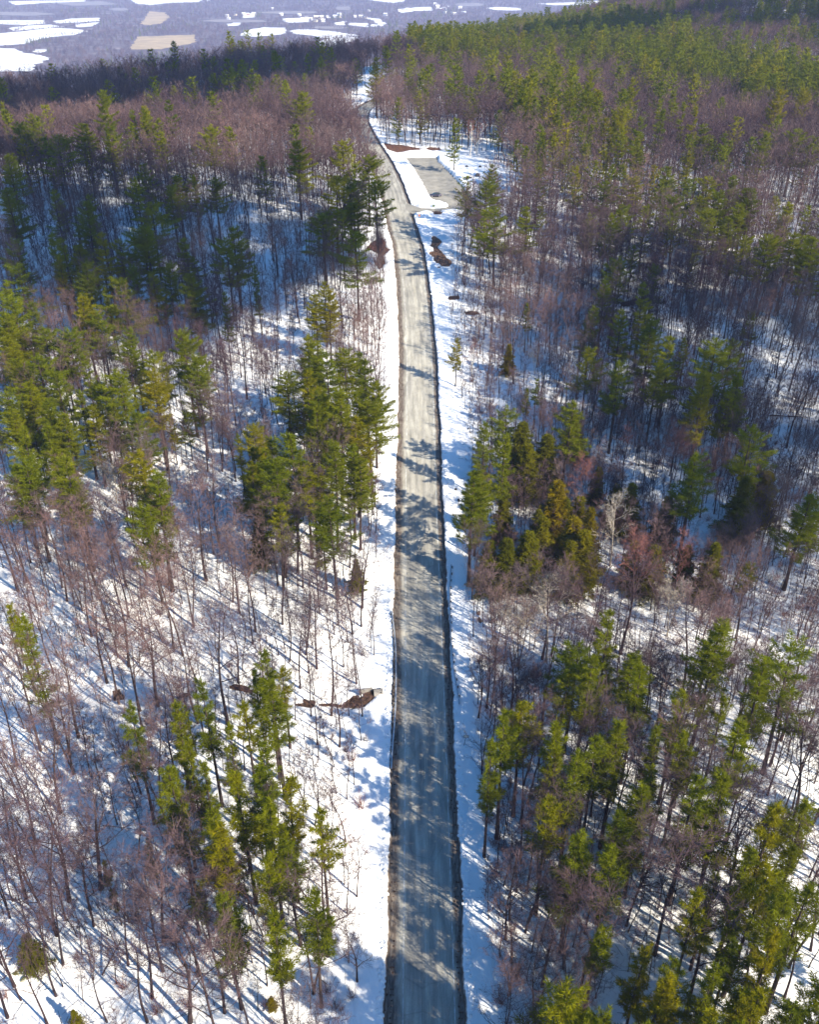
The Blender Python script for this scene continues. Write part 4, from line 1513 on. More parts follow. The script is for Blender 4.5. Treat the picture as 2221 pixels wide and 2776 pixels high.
def merged(name, tr, cr, mats):
    """trunk and crown in one mesh for the woods that nobody could count"""
    m = MB()
    m.v = tr.v + cr.v
    b = len(tr.v)
    m.f = tr.f + [tuple(i + b for i in f) for f in cr.f]
    m.m = [len(mats) - 1] * len(tr.f) + cr.m
    return m.mesh(name, mats)


def woods(name, trees, protos, H0, label):
    """the rest of the woods: one object, its stems set out by geometry nodes"""
    if not trees:
        return
    col = bpy.data.collections.new(name + '_kinds')
    for i, me in enumerate(protos):
        col.objects.link(bpy.data.objects.new('%s_kind_%02d' % (name, i), me))
    n = len(trees)
    me = bpy.data.meshes.new(name)
    me.from_pydata([(t['x'], t['y'], t['z']) for t in trees], [], [])
    for an, ty, vals in (('turn', 'FLOAT', [t['rz'] for t in trees]), ('tilt', 'FLOAT', [t.get('tl', (0, 0))[0] for t in trees]), ('tip', 'FLOAT', [t.get('tl', (0, 0))[1] for t in trees]), ('size', 'FLOAT', [t['H'] / H0 for t in trees]), ('which', 'INT', [t['var'] % len(protos) for t in trees])):
        a = me.attributes.new(an, ty, 'POINT')
        a.data.foreach_set('value', vals)
    o = link(name, me)
    ng = bpy.data.node_groups.new(name, 'GeometryNodeTree')
    ng.interface.new_socket('Geometry', in_out='INPUT', socket_type='NodeSocketGeometry')
    ng.interface.new_socket('Geometry', in_out='OUTPUT', socket_type='NodeSocketGeometry')
    gi = ng.nodes.new('NodeGroupInput'); go = ng.nodes.new('NodeGroupOutput')
    mp = ng.nodes.new('GeometryNodeMeshToPoints')
    ip = ng.nodes.new('GeometryNodeInstanceOnPoints')
    ci = ng.nodes.new('GeometryNodeCollectionInfo')
    ci.inputs['Collection'].default_value = col
    ci.inputs['Separate Children'].default_value = True
    ci.inputs['Reset Children'].default_value = True
    ip.inputs['Pick Instance'].default_value = True

    def attr(nm, ty):
        a = ng.nodes.new('GeometryNodeInputNamedAttribute')
        a.data_type = ty
        a.inputs['Name'].default_value = nm
        return a.outputs[0]
    cx = ng.nodes.new('ShaderNodeCombineXYZ')
    L = ng.links.new
    L(gi.outputs[0], mp.inputs[0]); L(mp.outputs[0], ip.inputs['Points']); L(ci.outputs[0], ip.inputs['Instance'])
    L(attr('which', 'INT'), ip.inputs['Instance Index']); L(attr('turn', 'FLOAT'), cx.inputs[2]); L(attr('tilt', 'FLOAT'), cx.inputs[0]); L(attr('tip', 'FLOAT'), cx.inputs[1]); L(cx.outputs[0], ip.inputs['Rotation'])
    L(attr('size', 'FLOAT'), ip.inputs['Scale']); L(ip.outputs[0], go.inputs[0])
    md = o.modifiers.new('woods', 'NODES')
    md.node_group = ng
    tag(o, label, 'woods', kind='stuff')
    return o


rest = [t for t in TREES if not t.get('own')]
far_p = [merged('far_pine', *pine_shape(s + 50, lod=0, base=b, rad=r, ragged=.4), [M['needle'], M['pine_bark'], M['pine_bark']]) for s, b, r in [(1, .3, 3.4), (2, .25, 4.0), (3, .4, 3.0), (4, .2, 3.6), (5, .35, 4.4)]]
far_b = [merged('far_bare', *bare_shape(s, lod=0, twig=3.0, **dict(kw, first=kw['first'] - .08, spread=kw.get('spread', 1) * 1.55)), [M['bark'], M['twig'], M['bark']]) for s, kw in BARES[:6]]
mid_b = [merged('mid_bare', *bare_shape(s + 100, **kw), [M['bark'], M['twig'], M['bark']]) for s, kw in BARES]
sap_b = [merged('young', *bare_shape(180 + s, H=8.0, first=.25, spread=.75, lod=0, wander=.5, thick=.55, lean=(s - 2) * .04), [M['bark'], M['twig'], M['bark']]) for s in range(5)]
near_p = [merged('near_pine', *pine_shape(s + 70, **kw), [M['needle'], M['pine_bark'], M['pine_bark']]) for s, kw in PINES[:4]]
woods('pine_woods', [t for t in rest if t['kind'] == 'pine' and t['d'] <= 260], near_p, 24.0, 'further green pines standing among the bare trees')
woods('distant_pine_woods', [t for t in rest if t['kind'] == 'pine' and t['d'] > 260], far_p, 24.0, 'distant green pine woods on the hill beyond the road')
woods('distant_bare_woods', [t for t in rest if t['kind'] == 'bare' and t['d'] > 300], far_b, 20.0, 'distant purple-brown leafless woods beyond the car park')
woods('bare_woods', [t for t in rest if t['kind'] == 'bare' and t['d'] <= 300], mid_b, 20.0, 'slim leafless trees filling the woods on both sides')
woods('young_growth', [t for t in rest if t['kind'] == 'sap'], sap_b, 8.0, 'thin young growth between the trees')

# woods of the valley
rg = np.random.RandomState(9)
nv = 42000
vyy = 3050 + (8600 - 3050) * rg.rand(nv) ** 0.85
vxx = (rg.rand(nv) * 2 - 1) * 0.62 * vyy
keep = np.ones(nv, bool)
_vs = 350.0 / (350.0 - 15.0)
for f, _m in FIELDS:                        # no trees on the fields, nor a tall wood close before them
    keep &= ~inside(f, vxx, vyy) & ~inside(f, vxx * _vs, vyy * _vs) & ~inside(f, vxx * 1.02, vyy * 1.02)
dn = bumps(vxx, vyy, 900, 41) + 0.6 * bumps(vxx, vyy, 260, 42)
keep &= rg.rand(nv) < np.clip(0.78 + 0.5 * dn, 0.12, 1)
con = (bumps(vxx, vyy, 420, 43) + 0.7 * bumps(vxx, vyy, 150, 44) + 0.25 * rg.randn(nv)) > 0.55
vt = [dict(x=float(a), y=float(b), z=VZ + .5, H=float(h), rz=float(r), var=int(v), con=bool(c)) for a, b, h, r, v, c in
      zip(vxx[keep], vyy[keep], 13 + 8 * rg.rand(keep.sum()), 6.28 * rg.rand(keep.sum()), rg.randint(0, 9, keep.sum()), con[keep])]


def grove(seed, conifer):
    rs = np.random.RandomState(seed)
    m = MB()
    m.tube([(0, 0, -1), (0, 0, 9)], [.5, .2], 3, 1)
    n = 90
    if conifer:
        h = rs.rand(n) ** .8
        P = np.stack([rs.randn(n) * 1.6 * (1.1 - h), rs.randn(n) * 1.6 * (1.1 - h), 3 + 16 * h], 1)
        m.tris(tuft_tris(rs, P, rs.randn(n, 3) * .5, 2, 2.6, .55, .5), 0)
    else:
        u = rs.randn(n, 3); u /= np.linalg.norm(u, axis=1)[:, None]
        u *= rs.rand(n, 1) ** .4
        P = np.stack([u[:, 0] * 5, u[:, 1] * 5, 11 + u[:, 2] * 7], 1)
        m.tris(tuft_tris(rs, P, u, 3, 3.2, .20, .6), 0)
    return m.mesh('grove', [M['needle'] if conifer else M['twig'], M['bark']])


vb = [grove(s, False) for s in range(4)]; vc = [grove(s + 10, True) for s in range(3)]
woods('valley_bare_woods', [t for t in vt if not t['con']], vb, 18.0, 'far hazy leafless woods on the valley floor')
woods('valley_evergreen_woods', [t for t in vt if t['con']], vc, 18.0, 'far bluish evergreen woods on the valley floor')
# hedgerows between the fields
hr = []
for o, a, b in [(0, (-100, 290), (200, 264)), (0, (200, 264), (430, 240)), (0, (430, 240), (560, 236)), (0, (0, 208), (420, 205)), (0, (380, 300), (700, 290)), (0, (440, 205), (830, 188)), (0, (590, 225), (760, 195)),
                (0, (230, 212), (120, 268)), (434.9, (690, 262), (900, 252)), (434.9, (900, 252), (1290, 300)), (434.9, (650, 215), (1060, 225)), (434.9, (1060, 238), (1360, 250)), (434.9, (660, 200), (1380, 240)),
                (434.9, (930, 325), (1240, 312)), (0, (20, 395), (430, 480))]:
    for k in range(16):
        t = (k + RNG.random()) / 16
        x, y = vpt(o + (a[0] + (b[0] - a[0]) * t) * .2521, (a[1] + (b[1] - a[1]) * t) * .2521)
        hr.append(dict(x=x, y=y, z=VZ + .5, H=RNG.uniform(6, 14), rz=RNG.uniform(0, 6), var=RNG.randrange(4)))
woods('field_hedgerows', hr, vb, 18.0, 'thin bare hedgerows between the snowy fields')

# sticks and bark fallen on the snow
stk = MB()
_sx = []; 
_r2 = random.Random(71)
while len(_sx) < 5200:

    yy = 45 + 235 * _r2.random() ** 1.3
    hw = 0.455 * (yy * CP + 80 * SP) + 8
    xx = _r2.uniform(-hw, hw)
    if abs(xx - 1.7) > 10:
        _sx.append((xx, yy))
_sz = snow_z(np.array([p[0] for p in _sx]), np.array([p[1] for p in _sx]))
for (xx, yy), zz_ in zip(_sx, _sz):
    a = _r2.uniform(0, 6.28); L = _r2.uniform(.25, 1.5); q = Vector((xx, yy, float(zz_) + .08)); d = Vector((math.cos(a) * L, math.sin(a) * L, _r2.uniform(-.03, .15)))
    stk.tube([q - d, q + d * .1 + Vector((0, 0, .05)), q + d], [.025, .03, .012], 3)
tag(link('fallen_twigs', stk.mesh('fallen_twigs', M['bark'])), 'dark twigs and bark scattered over the snow between the trees', 'twigs', kind='stuff')

# ------------------------------------------------------------------ things beside the road
W3 = lambda sx, sy, lift=0.0: hit(sx * 0.77668, sy * 0.77668, lift)


def guardrail(pts_src, side, label):
    P = []
    for sx, sy in pts_src:
        x, y, z = W3(sx, sy, 0.95)
        P.append((x, y))
    C = catmull(P, 0.32)
    Z = ground(C[:, 0], C[:, 1]) + 0.95
    d = np.gradient(C, axis=0); d /= np.linalg.norm(d, axis=1)[:, None]
    nrm = np.stack([d[:, 1], -d[:, 0]], 1)
    towards = np.sign((nrm * (np.array([1.7, 0]) - np.array([C[:, 0].mean(), 0]))).sum(1).mean())
    nrm *= towards
    t = empty('guardrail', (C[0, 0], C[0, 1], float(Z[0]) - 0.95))
    prof = [(0.0, 0.0), (0.04, -0.01), (0.17, -0.05), (0.17, -0.10), (0.05, -0.14), (0.05, -0.17), (0.17, -0.21), (0.17, -0.26), (0.04, -0.30), (0.0, -0.31)]
    k = len(prof)
    full = prof + [(a - 0.05, b) for a, b in prof[::-1]]
    v = []; f = []
    n2 = len(full)
    for i in range(len(C)):
        for a, b in full:
            v.append((C[i, 0] + nrm[i, 0] * a - t.location.x, C[i, 1] + nrm[i, 1] * a - t.location.y, Z[i] + b - t.location.z))
    for i in range(len(C) - 1):
        for j in range(n2):
            j2 = (j + 1) % n2
            f.append((i * n2 + j, i * n2 + j2, (i + 1) * n2 + j2, (i + 1) * n2 + j))
    f.append(tuple(range(n2))); f.append(tuple((len(C) - 1) * n2 + j for j in range(n2 - 1, -1, -1)))
    me = bpy.data.meshes.new('rail'); me.from_pydata(v, [], f); me.materials.append(M['steel']); me.update()
    link('rail', me, t)
    pm = MB(); pm.box((0, 0, -0.45), (0.16, 0.18, 1.2)); pm.box((0, 0.13, -0.12), (0.15, 0.09, 0.34))
    pme = pm.mesh('post', M['post'])
    S = np.concatenate([[0], np.cumsum(np.linalg.norm(np.diff(C, axis=0), axis=1))])
    s = 0.6
    while s < S[-1]:
        i = int(np.searchsorted(S, s))
        p = link('post', pme, t)
        q = nrm[i]
        p.location = (C[i, 0] - q[0] * .19 - t.location.x, C[i, 1] - q[1] * .19 - t.location.y, Z[i] - t.location.z)
        p.rotation_euler = (0, 0, math.atan2(q[1], q[0]) - math.pi / 2)
        s += 1.905
    tag(t, label, 'guardrail', 'guardrails at the culvert')


guardrail([(1062, 1656), (1071, 1740), (1073, 1817), (1072, 1898), (1069, 1956), (1064, 2014), (1060, 2081)], -1,
          'steel guardrail half buried in snow along the left edge of the road')
guardrail([(1225, 1530), (1221, 1588), (1221, 1643), (1223, 1704), (1225.5, 1751), (1230.6, 1806), (1239, 1857), (1247, 1906)], 1,
          'steel guardrail half buried in snow along the right edge of the road')

M['sign_white'] = plain('sign_face', (0.62, 0.64, 0.62), 0.5, 0.06, 3)
M['sign_dark'] = plain('sign_print', (0.05, 0.055, 0.06), 0.6, 0.1, 3)
M['sign_green'] = plain('faded_green_board', (0.15, 0.19, 0.13), 0.7, 0.25, 3)
M['sign_orange'] = plain('faded_orange_board', (0.52, 0.22, 0.13), 0.6, 0.15, 3)


def sign(name, label, loc, w, h, top, face, lean=0.0, border=False, marks=(), posts=1, cat='sign'):
    t = empty(name, loc)
    t.rotation_euler = (0, lean, 0)
    for i in range(posts):
        x = 0 if posts == 1 else (-w * .4 + i * w * .8)
        m = MB(); m.box((x, 0.05, (top - 0.5) / 2), (0.08, 0.06, top + 0.5))
        link('post', m.mesh('post', M['post']), t)
    m = MB(); m.box((0, 0, top - h / 2), (w, 0.03, h))
    pan = link('panel', m.mesh('panel', face), t)
    if border:
        m = MB()
        b = 0.07
        m.box((0, -0.018, top - b / 2 - .01), (w - .02, 0.008, b)); m.box((0, -0.018, top - h + b / 2 + .01), (w - .02, 0.008, b))
        m.box((-w / 2 + b / 2 + .01, -0.018, top - h / 2), (b, 0.008, h - 2 * b - .03)); m.box((w / 2 - b / 2 - .01, -0.018, top - h / 2), (b, 0.008, h - 2 * b - .03))
        link('border', m.mesh('border', M['sign_dark']), pan)
    if marks:
        m = MB()
        for (x, z, sw, sh) in marks:
            m.box((x * w, -0.018, top - h / 2 + z * h), (sw * w, 0.008, sh * h))
        link('print', m.mesh('print', M['sign_dark']), pan)
    tag(t, label, cat)
    return t


x, y, z = W3(1257.7, 2023.5, SNOW)
sign('road_sign', 'white rectangular road sign with dark border leaning on a post in the right verge', (x, y, z + SNOW - .15), 0.82, 0.58, 2.75, M['sign_white'], 0.13, True,
     [(-.26, .08, .10, .16), (-.13, .08, .10, .16), (-.02, .06, .05, .14), (.14, .08, .04, .18), (.22, .08, .10, .16)])
x, y, z = W3(900 + 952 * .28986, 150 + 1438 * .28986, SNOW)
sign('notice_board', 'green-grey notice board on the snow by the car park entrance', (x, y, z + SNOW - .1), 0.95, 0.85, 1.7, M['sign_green'], 0, posts=2)
x, y, z = W3(900 + 1055 * .28986, 150 + 1414 * .28986, SNOW)
m = MB(); m.box((0, 0, .6), (.14, .14, 1.6)); m.box((0, 0, 1.45), (.2, .2, .1))
p = empty('marker_post', (x, y, z + SNOW - .1)); link('post', m.mesh('post', M['post']), p)
tag(p, 'short wooden marker post on the snow tip beside the car park entrance', 'post')
x, y, z = W3(900 + 818 * .28986, 150 + 1532 * .28986, SNOW)
sign('warning_sign', 'small faded orange sign on the snow corner opposite the car park entrance', (x, y, z + SNOW - .1), 0.75, 0.75, 1.75, M['sign_orange'])

# rocks standing out of the snow
def rock_mesh(seed, s):
    rng = random.Random(seed)
    import bmesh
    bm = bmesh.new()
    bmesh.ops.create_icosphere(bm, subdivisions=2, radius=0.5)
    a, b, c = rng.uniform(0, 6), rng.uniform(0, 6), rng.uniform(0, 6)
    for v in bm.verts:
        k = 1 + .22 * math.sin(v.co.x * 5 + a) * math.cos(v.co.y * 4 + b) + rng.uniform(-.07, .07)
        v.co = Vector((v.co.x * s[0] * k, v.co.y * s[1] * k, v.co.z * s[2] * k))
    me = bpy.data.meshes.new('rock'); bm.to_mesh(me); bm.free()
    me.materials.append(M['rock'])
    return me


for i, (sx, sy, s, lab) in enumerate([
        (1236, 1327, (.55, .75, .5), 'small dark rock on the right verge, the upper of a close pair'),
        (1244, 1357, (.6, 1.3, .6), 'long dark rock on the right verge, the lower of a close pair'),
        (1270, 1163, (.35, .6, .5), 'small dark rock alone on the right verge above the pair'),
        (900 + 1262 * .28986, 150 + 1040 * .28986, (1.3, .9, .8), 'low dark rock on the snow behind the car park, leftmost of several'),
        (900 + 1388 * .28986, 150 + 1044 * .28986, (1.4, .9, .9), 'low dark rock on the snow behind the car park, farthest right'),
        (900 + 1362 * .28986, 150 + 1130 * .28986, (2.1, 1.6, 1.7), 'biggest dark boulder beside the car park under the pines'),
        (900 + 1290 * .28986, 150 + 1150 * .28986, (1.7, 1.1, 1.0), 'dark boulder at the right edge of the car park'),
        (869.5, 1945, (.45, .45, .4), 'small round rock on the snow below the stream'),
        (1189.5, 725.5, (1.0, .7, .5), 'small dark rock just below the brown thawed patch'),
        (1140, 678, (.9, .9, .7), 'dark lump of frozen mud on the right road edge beside the thawed patch')]):
    x, y, z = W3(sx, sy, SNOW if i < 9 else 0)
    o = link('rock', rock_mesh(i + 3, s)); o.location = (x, y, z + (SNOW if i < 9 else 0.1) + s[2] * .15)
    tag(o, lab, 'rock', 'rocks standing out of the snow')

# culvert where the stream comes out from under the road
x, y, z = W3(580 + 1495 * .28986, 1820 + 210 * .28986, 0.1)
t = empty('culvert', (x, y, z), 0.15)
m = MB(); m.box((-1.3, 0.55, 0.35), (2.2, 0.28, 1.0), 0, 0.1); m.box((-1.3, 0.52, 0.89), (2.3, 0.4, 0.09), 0, 0.1)
link('wing_wall', m.mesh('wing_wall', M['concrete']), t)
m = MB()
for i in range(12):
    a0, a1 = i * math.pi / 6, (i + 1) * math.pi / 6
    for r0_, r1_, xx in ((.62, .75, 0),):
        b = len(m.v)
        for xq in (0.0, 1.6):
            for rr_, aa in ((r0_, a0), (r0_, a1), (r1_, a1), (r1_, a0)):
                m.v.append((xq, rr_ * math.cos(aa), rr_ * math.sin(aa) + .2))
        for q in ((0, 1, 2, 3), (4, 7, 6, 5), (0, 4, 5, 1), (1, 5, 6, 2), (2, 6, 7, 3), (3, 7, 4, 0)):
            m.f.append(tuple(b + k for k in q)); m.m.append(0)
link('pipe', m.mesh('pipe', M['concrete']), t)
m = MB(); m.box((1.2, 0, .2), (.2, 1.2, 1.2)); link('pipe_shade_plug', m.mesh('pipe_shade_plug', M['pipe_shade']), t)  # near-black slab plugging the pipe, the shade inside put into its colour
tag(t, 'grey concrete culvert end at the head of the dark stream left of the road', 'culvert')

# fallen and leaning trunks
def log(a, b, r, label, za=0.0, zb=0.0):
    A = Vector(hit(*a, SNOW)); B = Vector(hit(*b, SNOW))
    A.z += SNOW + r * .5 + za; B.z += SNOW + r * .4 + zb
    o = empty('fallen_tree', A)
    m = MB(); n = 7
    pts = [(B - A) * (i / n) + Vector((0, .12 * math.sin(i), .06 * math.sin(i * 1.7))) for i in range(n + 1)]
    m.tube(pts, [r * (1 - .55 * i / n) for i in range(n + 1)], 7, 0, True)
    link('trunk', m.mesh('trunk', M['bark'], False), o)
    m = MB(); rng = random.Random(int(a[0]))
    for i in range(10):
        p = (B - A) * rng.uniform(.25, 1)
        m.tube([p, p + rdir(rng) * rng.uniform(.5, 1.6) + Vector((0, 0, .4))], [.05, .015], 3)
    link('branch_stubs', m.mesh('branch_stubs', M['bark']), o)
    tag(o, label, 'fallen tree')


log((1372, 1515), (1262, 1432), .24, 'thick dark trunk fallen across the sunlit snow on the right')
log((1622, 876), (1702, 879), .22, 'dark trunk fallen level across the snow at the right edge')
log((215, 2054), (262, 2010), .13, 'thin dead trunk leaning over the snow at the lower left', 0, 3.2)

# parked car
M['car_paint'] = plain('dark_blue_paint', (0.045, 0.045, 0.075), 0.3, 0.1, 1, 0.3)
M['car_glass'] = plain('car_glass', (0.03, 0.045, 0.05), 0.12, 0.1, 1)
M['tyre'] = plain('tyre_rubber', (0.02, 0.02, 0.02), 0.85, 0.1, 3)
M['rim'] = plain('wheel_rim', (0.45, 0.45, 0.48), 0.4, 0.1, 3, .6)
M['lamp_red'] = plain('tail_lamp', (0.35, 0.02, 0.02), 0.4, 0.1, 1)
x, y, z = hit(917, 414, 0.0)
car = empty('parked_car', (x, y, z + .03), math.pi + 0.10)


def loft(secs):
    """secs: (x, half width, z low, z high); a shell through rounded cross-sections"""
    m = MB(); k = 8
    for (xx, w, a, b) in secs:
        for (yy, zz_) in ((-.92, 0), (-1, .25), (-1, .7), (-.86, 1), (.86, 1), (1, .7), (1, .25), (.92, 0)):
            m.v.append((xx, w * yy, a + (b - a) * zz_))
    for i in range(len(secs) - 1):
        for j in range(k):
            j2 = (j + 1) % k
            m.f.append((i * k + j, i * k + j2, (i + 1) * k + j2, (i + 1) * k + j)); m.m.append(0)
    m.f.append(tuple(range(k - 1, -1, -1))); m.m.append(0)
    m.f.append(tuple((len(secs) - 1) * k + j for j in range(k))); m.m.append(0)
    return m


body = link('body', loft([(-2.28, .74, .32, .85), (-2.15, .86, .22, .95), (-1.2, .9, .2, .98), (.9, .9, .2, .95), (1.5, .89, .2, .90), (2.1, .84, .22, .78), (2.32, .70, .30, .66)]).mesh('body', M['car_paint'], True), car)
link('windows', loft([(-2.0, .76, .93, .98), (-1.55, .74, .93, 1.36), (-.3, .73, .93, 1.43), (.35, .74, .93, 1.38), (1.15, .78, .93, .97)]).mesh('windows', M['car_glass']), car)
link('roof', loft([(-1.5, .64, 1.37, 1.43), (-.3, .66, 1.42, 1.50), (.30, .64, 1.38, 1.44)]).mesh('roof', M['car_paint'], True), car)
wm = MB(); wm.tube([(0, -.11, 0), (0, .11, 0)], [.33, .33], 14, 0, True)
wme = wm.mesh('tyre', M['tyre'])
rm = MB(); rm.tube([(0, -.125, 0), (0, .125, 0)], [.2, .2], 10, 0, True)
rme = rm.mesh('rim', M['rim'])
for sx_ in (-1.38, 1.42):
    for sy_ in (-.82, .82):
        w = link('wheel', wme, car); w.location = (sx_, sy_, .33)
        link('rim', rme, w)
for sy_ in (-.6, .6):
    hm = MB(); hm.box((2.24, sy_, .62), (.14, .3, .12)); link('headlight', hm.mesh('headlight', M['rim']), car)
    hm = MB(); hm.box((-2.24, sy_, .76), (.12, .28, .14)); link('tail_light', hm.mesh('tail_light', M['lamp_red']), car)
hm = MB(); hm.box((2.29, 0, .40), (.10, 1.3, .16)); hm.box((-2.27, 0, .45), (.10, 1.35, .18)); link('bumper', hm.mesh('bumper', M['tyre']), car)
tag(car, 'dark blue hatchback parked alone in the car park with its nose to the snow', 'car')

# village and farms in the valley
M['house_white'] = plain('white_siding', (0.75, 0.74, 0.70), 0.8, 0.08, .2)
M['house_cream'] = plain('cream_siding', (0.70, 0.58, 0.38), 0.8, 0.08, .2)
M['house_red'] = plain('red_barn', (0.30, 0.12, 0.10), 0.8, 0.1, .2)
M['roof_snow'] = plain('snowy_roof', (0.80, 0.80, 0.80), 0.8, 0.06, .2)
M['roof_grey'] = plain('grey_shingles', (0.20, 0.19, 0.20), 0.85, 0.15, .3)
M['pane'] = plain('window_pane', (0.05, 0.06, 0.08), 0.2, 0.1, 1)
HM = {}


def house_meshes(key, L, W, H, wall, roof):
    if key not in HM:
        m = MB(); m.box((0, 0, H / 2 - .5), (L, W, H + 1)); 
        b = len(m.v)
        m.v += [(-L / 2, -W / 2, H), (-L / 2, W / 2, H), (-L / 2, 0, H + W * .33), (L / 2, -W / 2, H), (L / 2, W / 2, H), (L / 2, 0, H + W * .33)]
        m.f += [(b, b + 2, b + 1), (b + 3, b + 4, b + 5)]; m.m += [0, 0]
        r = MB(); e = .7
        for s in (-1, 1):
            b = len(r.v)
            yo = s * (W / 2 + e); zo = H - e * .66
            for dz in (0.05, .45):
                r.v += [(-L / 2 - e, 0, H + W * .33 + dz), (L / 2 + e, 0, H + W * .33 + dz), (L / 2 + e, yo, zo + dz), (-L / 2 - e, yo, zo + dz)]
            for q in ((0, 1, 2, 3), (7, 6, 5, 4), (0, 4, 5, 1), (1, 5, 6, 2), (2, 6, 7, 3), (3, 7, 4, 0)):
                r.f.append(tuple(b + k for k in q)); r.m.append(0)
        w = MB()
        n = max(2, int(L / 5))
        for i in range(n):
            for fl in range(max(1, int(H / 3))):
                for s in (-1, 1):
                    w.box((-L / 2 + (i + .5) * L / n, s * (W / 2 + .02), 1.7 + fl * 2.9), (1.3, .12, 1.5))
        HM[key] = (m.mesh('wall', wall), r.mesh('roof', roof), w.mesh('windows', M['pane']))
    return HM[key]


HL = [(0, 1580, 20, 'a', 'white farmhouse at the top edge among snowy fields on the left'), (434.9, 170, 140, 'a', None), (434.9, 185, 165, 'a', None), (434.9, 240, 132, 'b', None), (434.9, 310, 128, 'a', None), (434.9, 345, 130, 'c', None),
      (434.9, 395, 128, 'a', None), (434.9, 550, 80, 'a', None), (434.9, 625, 132, 'a', None), (434.9, 775, 135, 'a', None), (434.9, 800, 165, 'a', None), (434.9, 835, 158, 'b', None), (434.9, 870, 170, 'a', None),
      (434.9, 910, 185, 'b', None), (434.9, 975, 185, 'a', None), (434.9, 1010, 150, 'a', None), (434.9, 1045, 165, 'c', None), (434.9, 1075, 150, 'a', None), (434.9, 1110, 150, 'b', None), (434.9, 1110, 132, 'a', None),
      (434.9, 1240, 145, 'a', None), (434.9, 1290, 150, 'a', None), (434.9, 1330, 155, 'b', None), (434.9, 1355, 100, 'a', None), (434.9, 1495, 132, 'a', None), (434.9, 1610, 100, 'a', None), (434.9, 1640, 95, 'b', None),
      (434.9, 1680, 90, 'a', None), (434.9, 15, 15, 'a', None), (869.9, 185, 42, 'a', None), (869.9, 215, 50, 'a', None), (869.9, 240, 85, 'c', None), (869.9, 265, 80, 'a', None), (869.9, 270, 112, 'a', None), (869.9, 300, 68, 'a', None),
      (869.9, 395, 75, 'a', None), (869.9, 325, 120, 'b', None), (869.9, 350, 122, 'a', None)]
HK = {'a': (17, 11, 7, 'house_white', 'roof_snow', 'white'), 'b': (16, 10, 6.5, 'house_cream', 'roof_grey', 'cream'), 'c': (18, 11, 7, 'house_red', 'roof_snow', 'dull red')}
hs = []
for o, zx, zy, k, lab in HL:
    x, y = vpt(o + zx * .2521, zy * .2521)
    hs.append((x, y, k, lab, o + zx * .2521, zy * .2521))
for zone, lo, hi in (('left of the village', 0, 540), ('in the valley village', 540, 780), ('at the right of the village', 780, 905), ('by the far church hill', 905, 2000)):
    for kk in 'abc':
        lst = sorted([h for h in hs if lo <= h[4] < hi and h[2] == kk], key=lambda h: h[4])
        for i, (x, y, k, lab, px, py) in enumerate(lst):
            L, W, H, wl, rf, cn = HK[k]
            a, b, c = house_meshes(k, L, W, H, M[wl], M[rf])
            t = empty('house', (x, y, VZ + 1.5), RNG.uniform(-.6, .6), RNG.uniform(.9, 1.3))
            link('wall', a, t); link('roof', b, t); link('windows', c, t)
            rank = '' if len(lst) == 1 else (', leftmost' if i == 0 else ', rightmost' if i == len(lst) - 1 else ', %s from left' % ORD[i])
            tag(t, lab or 'far %s house with pitched roof %s%s' % (cn, zone, rank), 'house', 'houses in the valley')
for o, zx, zy, L, W, H, wl, lab in [(434.9, 938, 162, 52, 20, 11, 'house_cream', 'long cream building in the middle of the valley village'),
                                    (434.9, 700, 180, 40, 16, 7, 'house_white', 'long white shed left of the cream building'),
                                    (869.9, 205, 75, 24, 16, 15, 'house_white', 'tall white building by the far church hill')]:
    x, y = vpt(o + zx * .2521, zy * .2521)
    a, b, c = house_meshes(lab, L, W, H, M[wl], M['roof_snow'])
    t = empty('building', (x, y, VZ + 1.5), .1)
    link('wall', a, t); link('roof', b, t); link('windows', c, t)
    tag(t, lab, 'building')

# dark conifers along the big field
cm_ = grove(31, True)
for i in range(13):
    x, y = vpt((220 + i * 16.5 + RNG.uniform(-4, 4)) * .2521, (378 - i * 1.5) * .2521)
    o = link('conifer_tree', cm_); o.location = (x, y, VZ + .5); s = RNG.uniform(.9, 1.3); o.scale = (s, s, s); o.rotation_euler = (0, 0, RNG.uniform(0, 6))
    tag(o, 'dark conifer in the row on the big snowy field, %s' % ('leftmost' if i == 0 else 'rightmost' if i == 12 else ORD[i] + ' from left'), 'conifer tree', 'conifers along the snowy field')

# ------------------------------------------------------------------ broken clouds out of view, added to lay shade on the woods
M['shade_cloud'] = plain('shade_cloud', (0.85, 0.85, 0.86), 1.0, 0.03, 0.01)
CL_H = 420.0


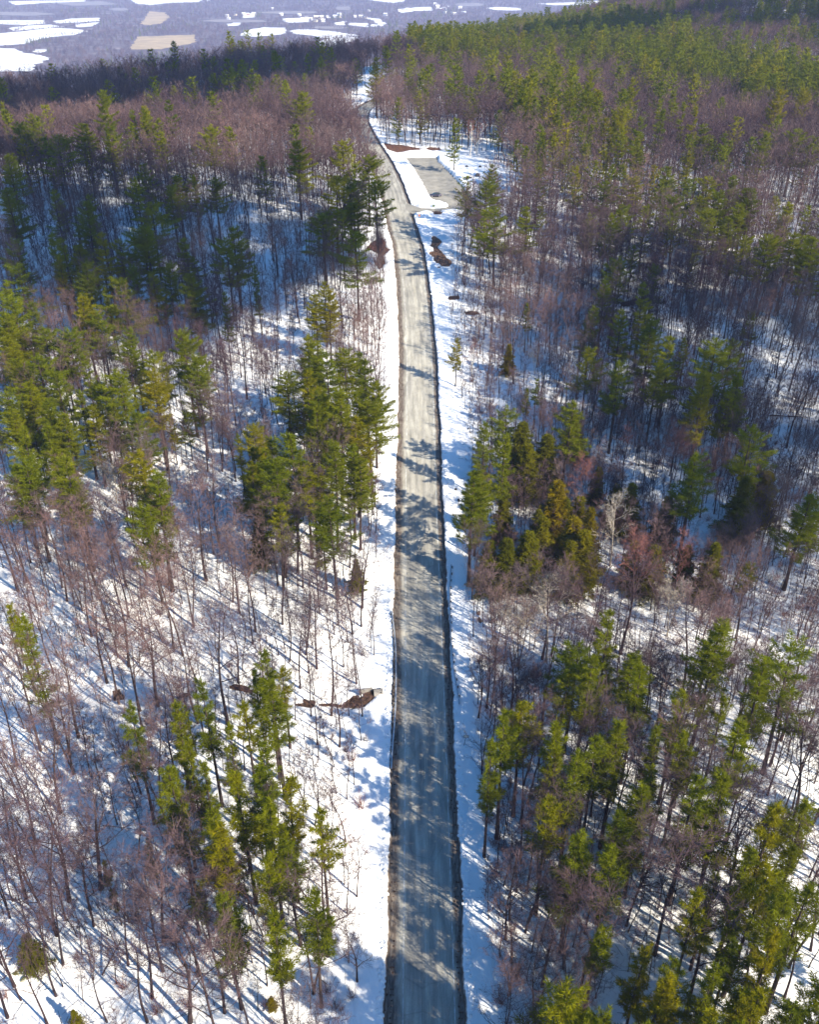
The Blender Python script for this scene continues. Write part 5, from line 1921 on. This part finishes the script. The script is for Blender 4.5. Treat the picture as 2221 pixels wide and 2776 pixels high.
def shade_cloud(pix, n, rmin, rmax, seed):
    """a ragged cloud added out of view, shaped so its shade fills that outline on the ground"""
    import bmesh
    poly = pix if seed in (2, 4) else [hit(a, b, 10)[:2] for a, b in pix]
    rng = random.Random(seed)
    xs = [p[0] for p in poly]; ys = [p[1] for p in poly]
    bm = bmesh.new()
    got = 0
    while got < n:
        x, y = rng.uniform(min(xs), max(xs)), rng.uniform(min(ys), max(ys))
        if not inside(poly, x, y):
            continue
        got += 1
        zg = float(ground0(x, y)) + 8 + rng.uniform(-10, 10)
        k = (CL_H + rng.uniform(-14, 14)) / math.tan(SUN_EL)
        c = Vector((x + math.sin(SUN_AZ) * k, y + math.cos(SUN_AZ) * k, zg + k * math.tan(SUN_EL)))
        r = rng.uniform(rmin, rmax)
        res = bmesh.ops.create_icosphere(bm, subdivisions=2, radius=r)
        for v in res['verts']:
            v.co *= 1 + rng.uniform(-.22, .22)
            v.co.z *= .75
            v.co += c
    me = bpy.data.meshes.new('shade_cloud'); bm.to_mesh(me); bm.free()
    me.materials.append(M['shade_cloud'])
    me.polygons.foreach_set('use_smooth', [True] * len(me.polygons))
    tag(link('shade_cloud', me), kind='structure')


shade_cloud([(-150, 345), (300, 350), (600, 400), (780, 470), (760, 560), (640, 590), (420, 640), (200, 640), (-150, 610)], 170, 4, 10, 1)
shade_cloud([(-400, 430), (-185, 450), (-120, 490), (-65, 560), (-30, 640), (-20, 740), (-110, 720), (-240, 570), (-400, 500)], 230, 7, 16, 2)
shade_cloud([(1130, 560), (1400, 540), (1900, 520), (1900, 1240), (1560, 1220), (1440, 1120), (1380, 1000), (1200, 850), (1080, 690)], 125, 3, 8, 3)
shade_cloud([(60, 800), (200, 790), (420, 760), (600, 760), (600, 900), (350, 900), (200, 930), (80, 950)], 170, 7, 16, 4)

# ------------------------------------------------------------------ air
HZ = 0.00008
hb = MB(); hb.box((0, 7300, (VZ - 2 + 128) / 2), (17000, 16600, 128 - (VZ - 2)))
hm_ = bpy.data.materials.new('haze')
hm_.use_nodes = True
hn = hm_.node_tree
hn.nodes.clear()
ho = hn.nodes.new('ShaderNodeOutputMaterial')
hv = hn.nodes.new('ShaderNodeVolumePrincipled')
hv.inputs['Color'].default_value = (0.54, 0.62, 1.0, 1)
hv.inputs['Density'].default_value = HZ
hv.inputs['Anisotropy'].default_value = 0.0
hn.links.new(hv.outputs[0], ho.inputs['Volume'])
tag(link('haze', hb.mesh('haze', hm_)), kind='stuff')

print('TRIS', sum(len(me.loops) - 2 * len(me.polygons) for me in bpy.data.meshes if me.users), 'trees', len(TREES), len(chosen), {k: sum(1 for t in chosen if t['kind'] == k) for k in KINDS})
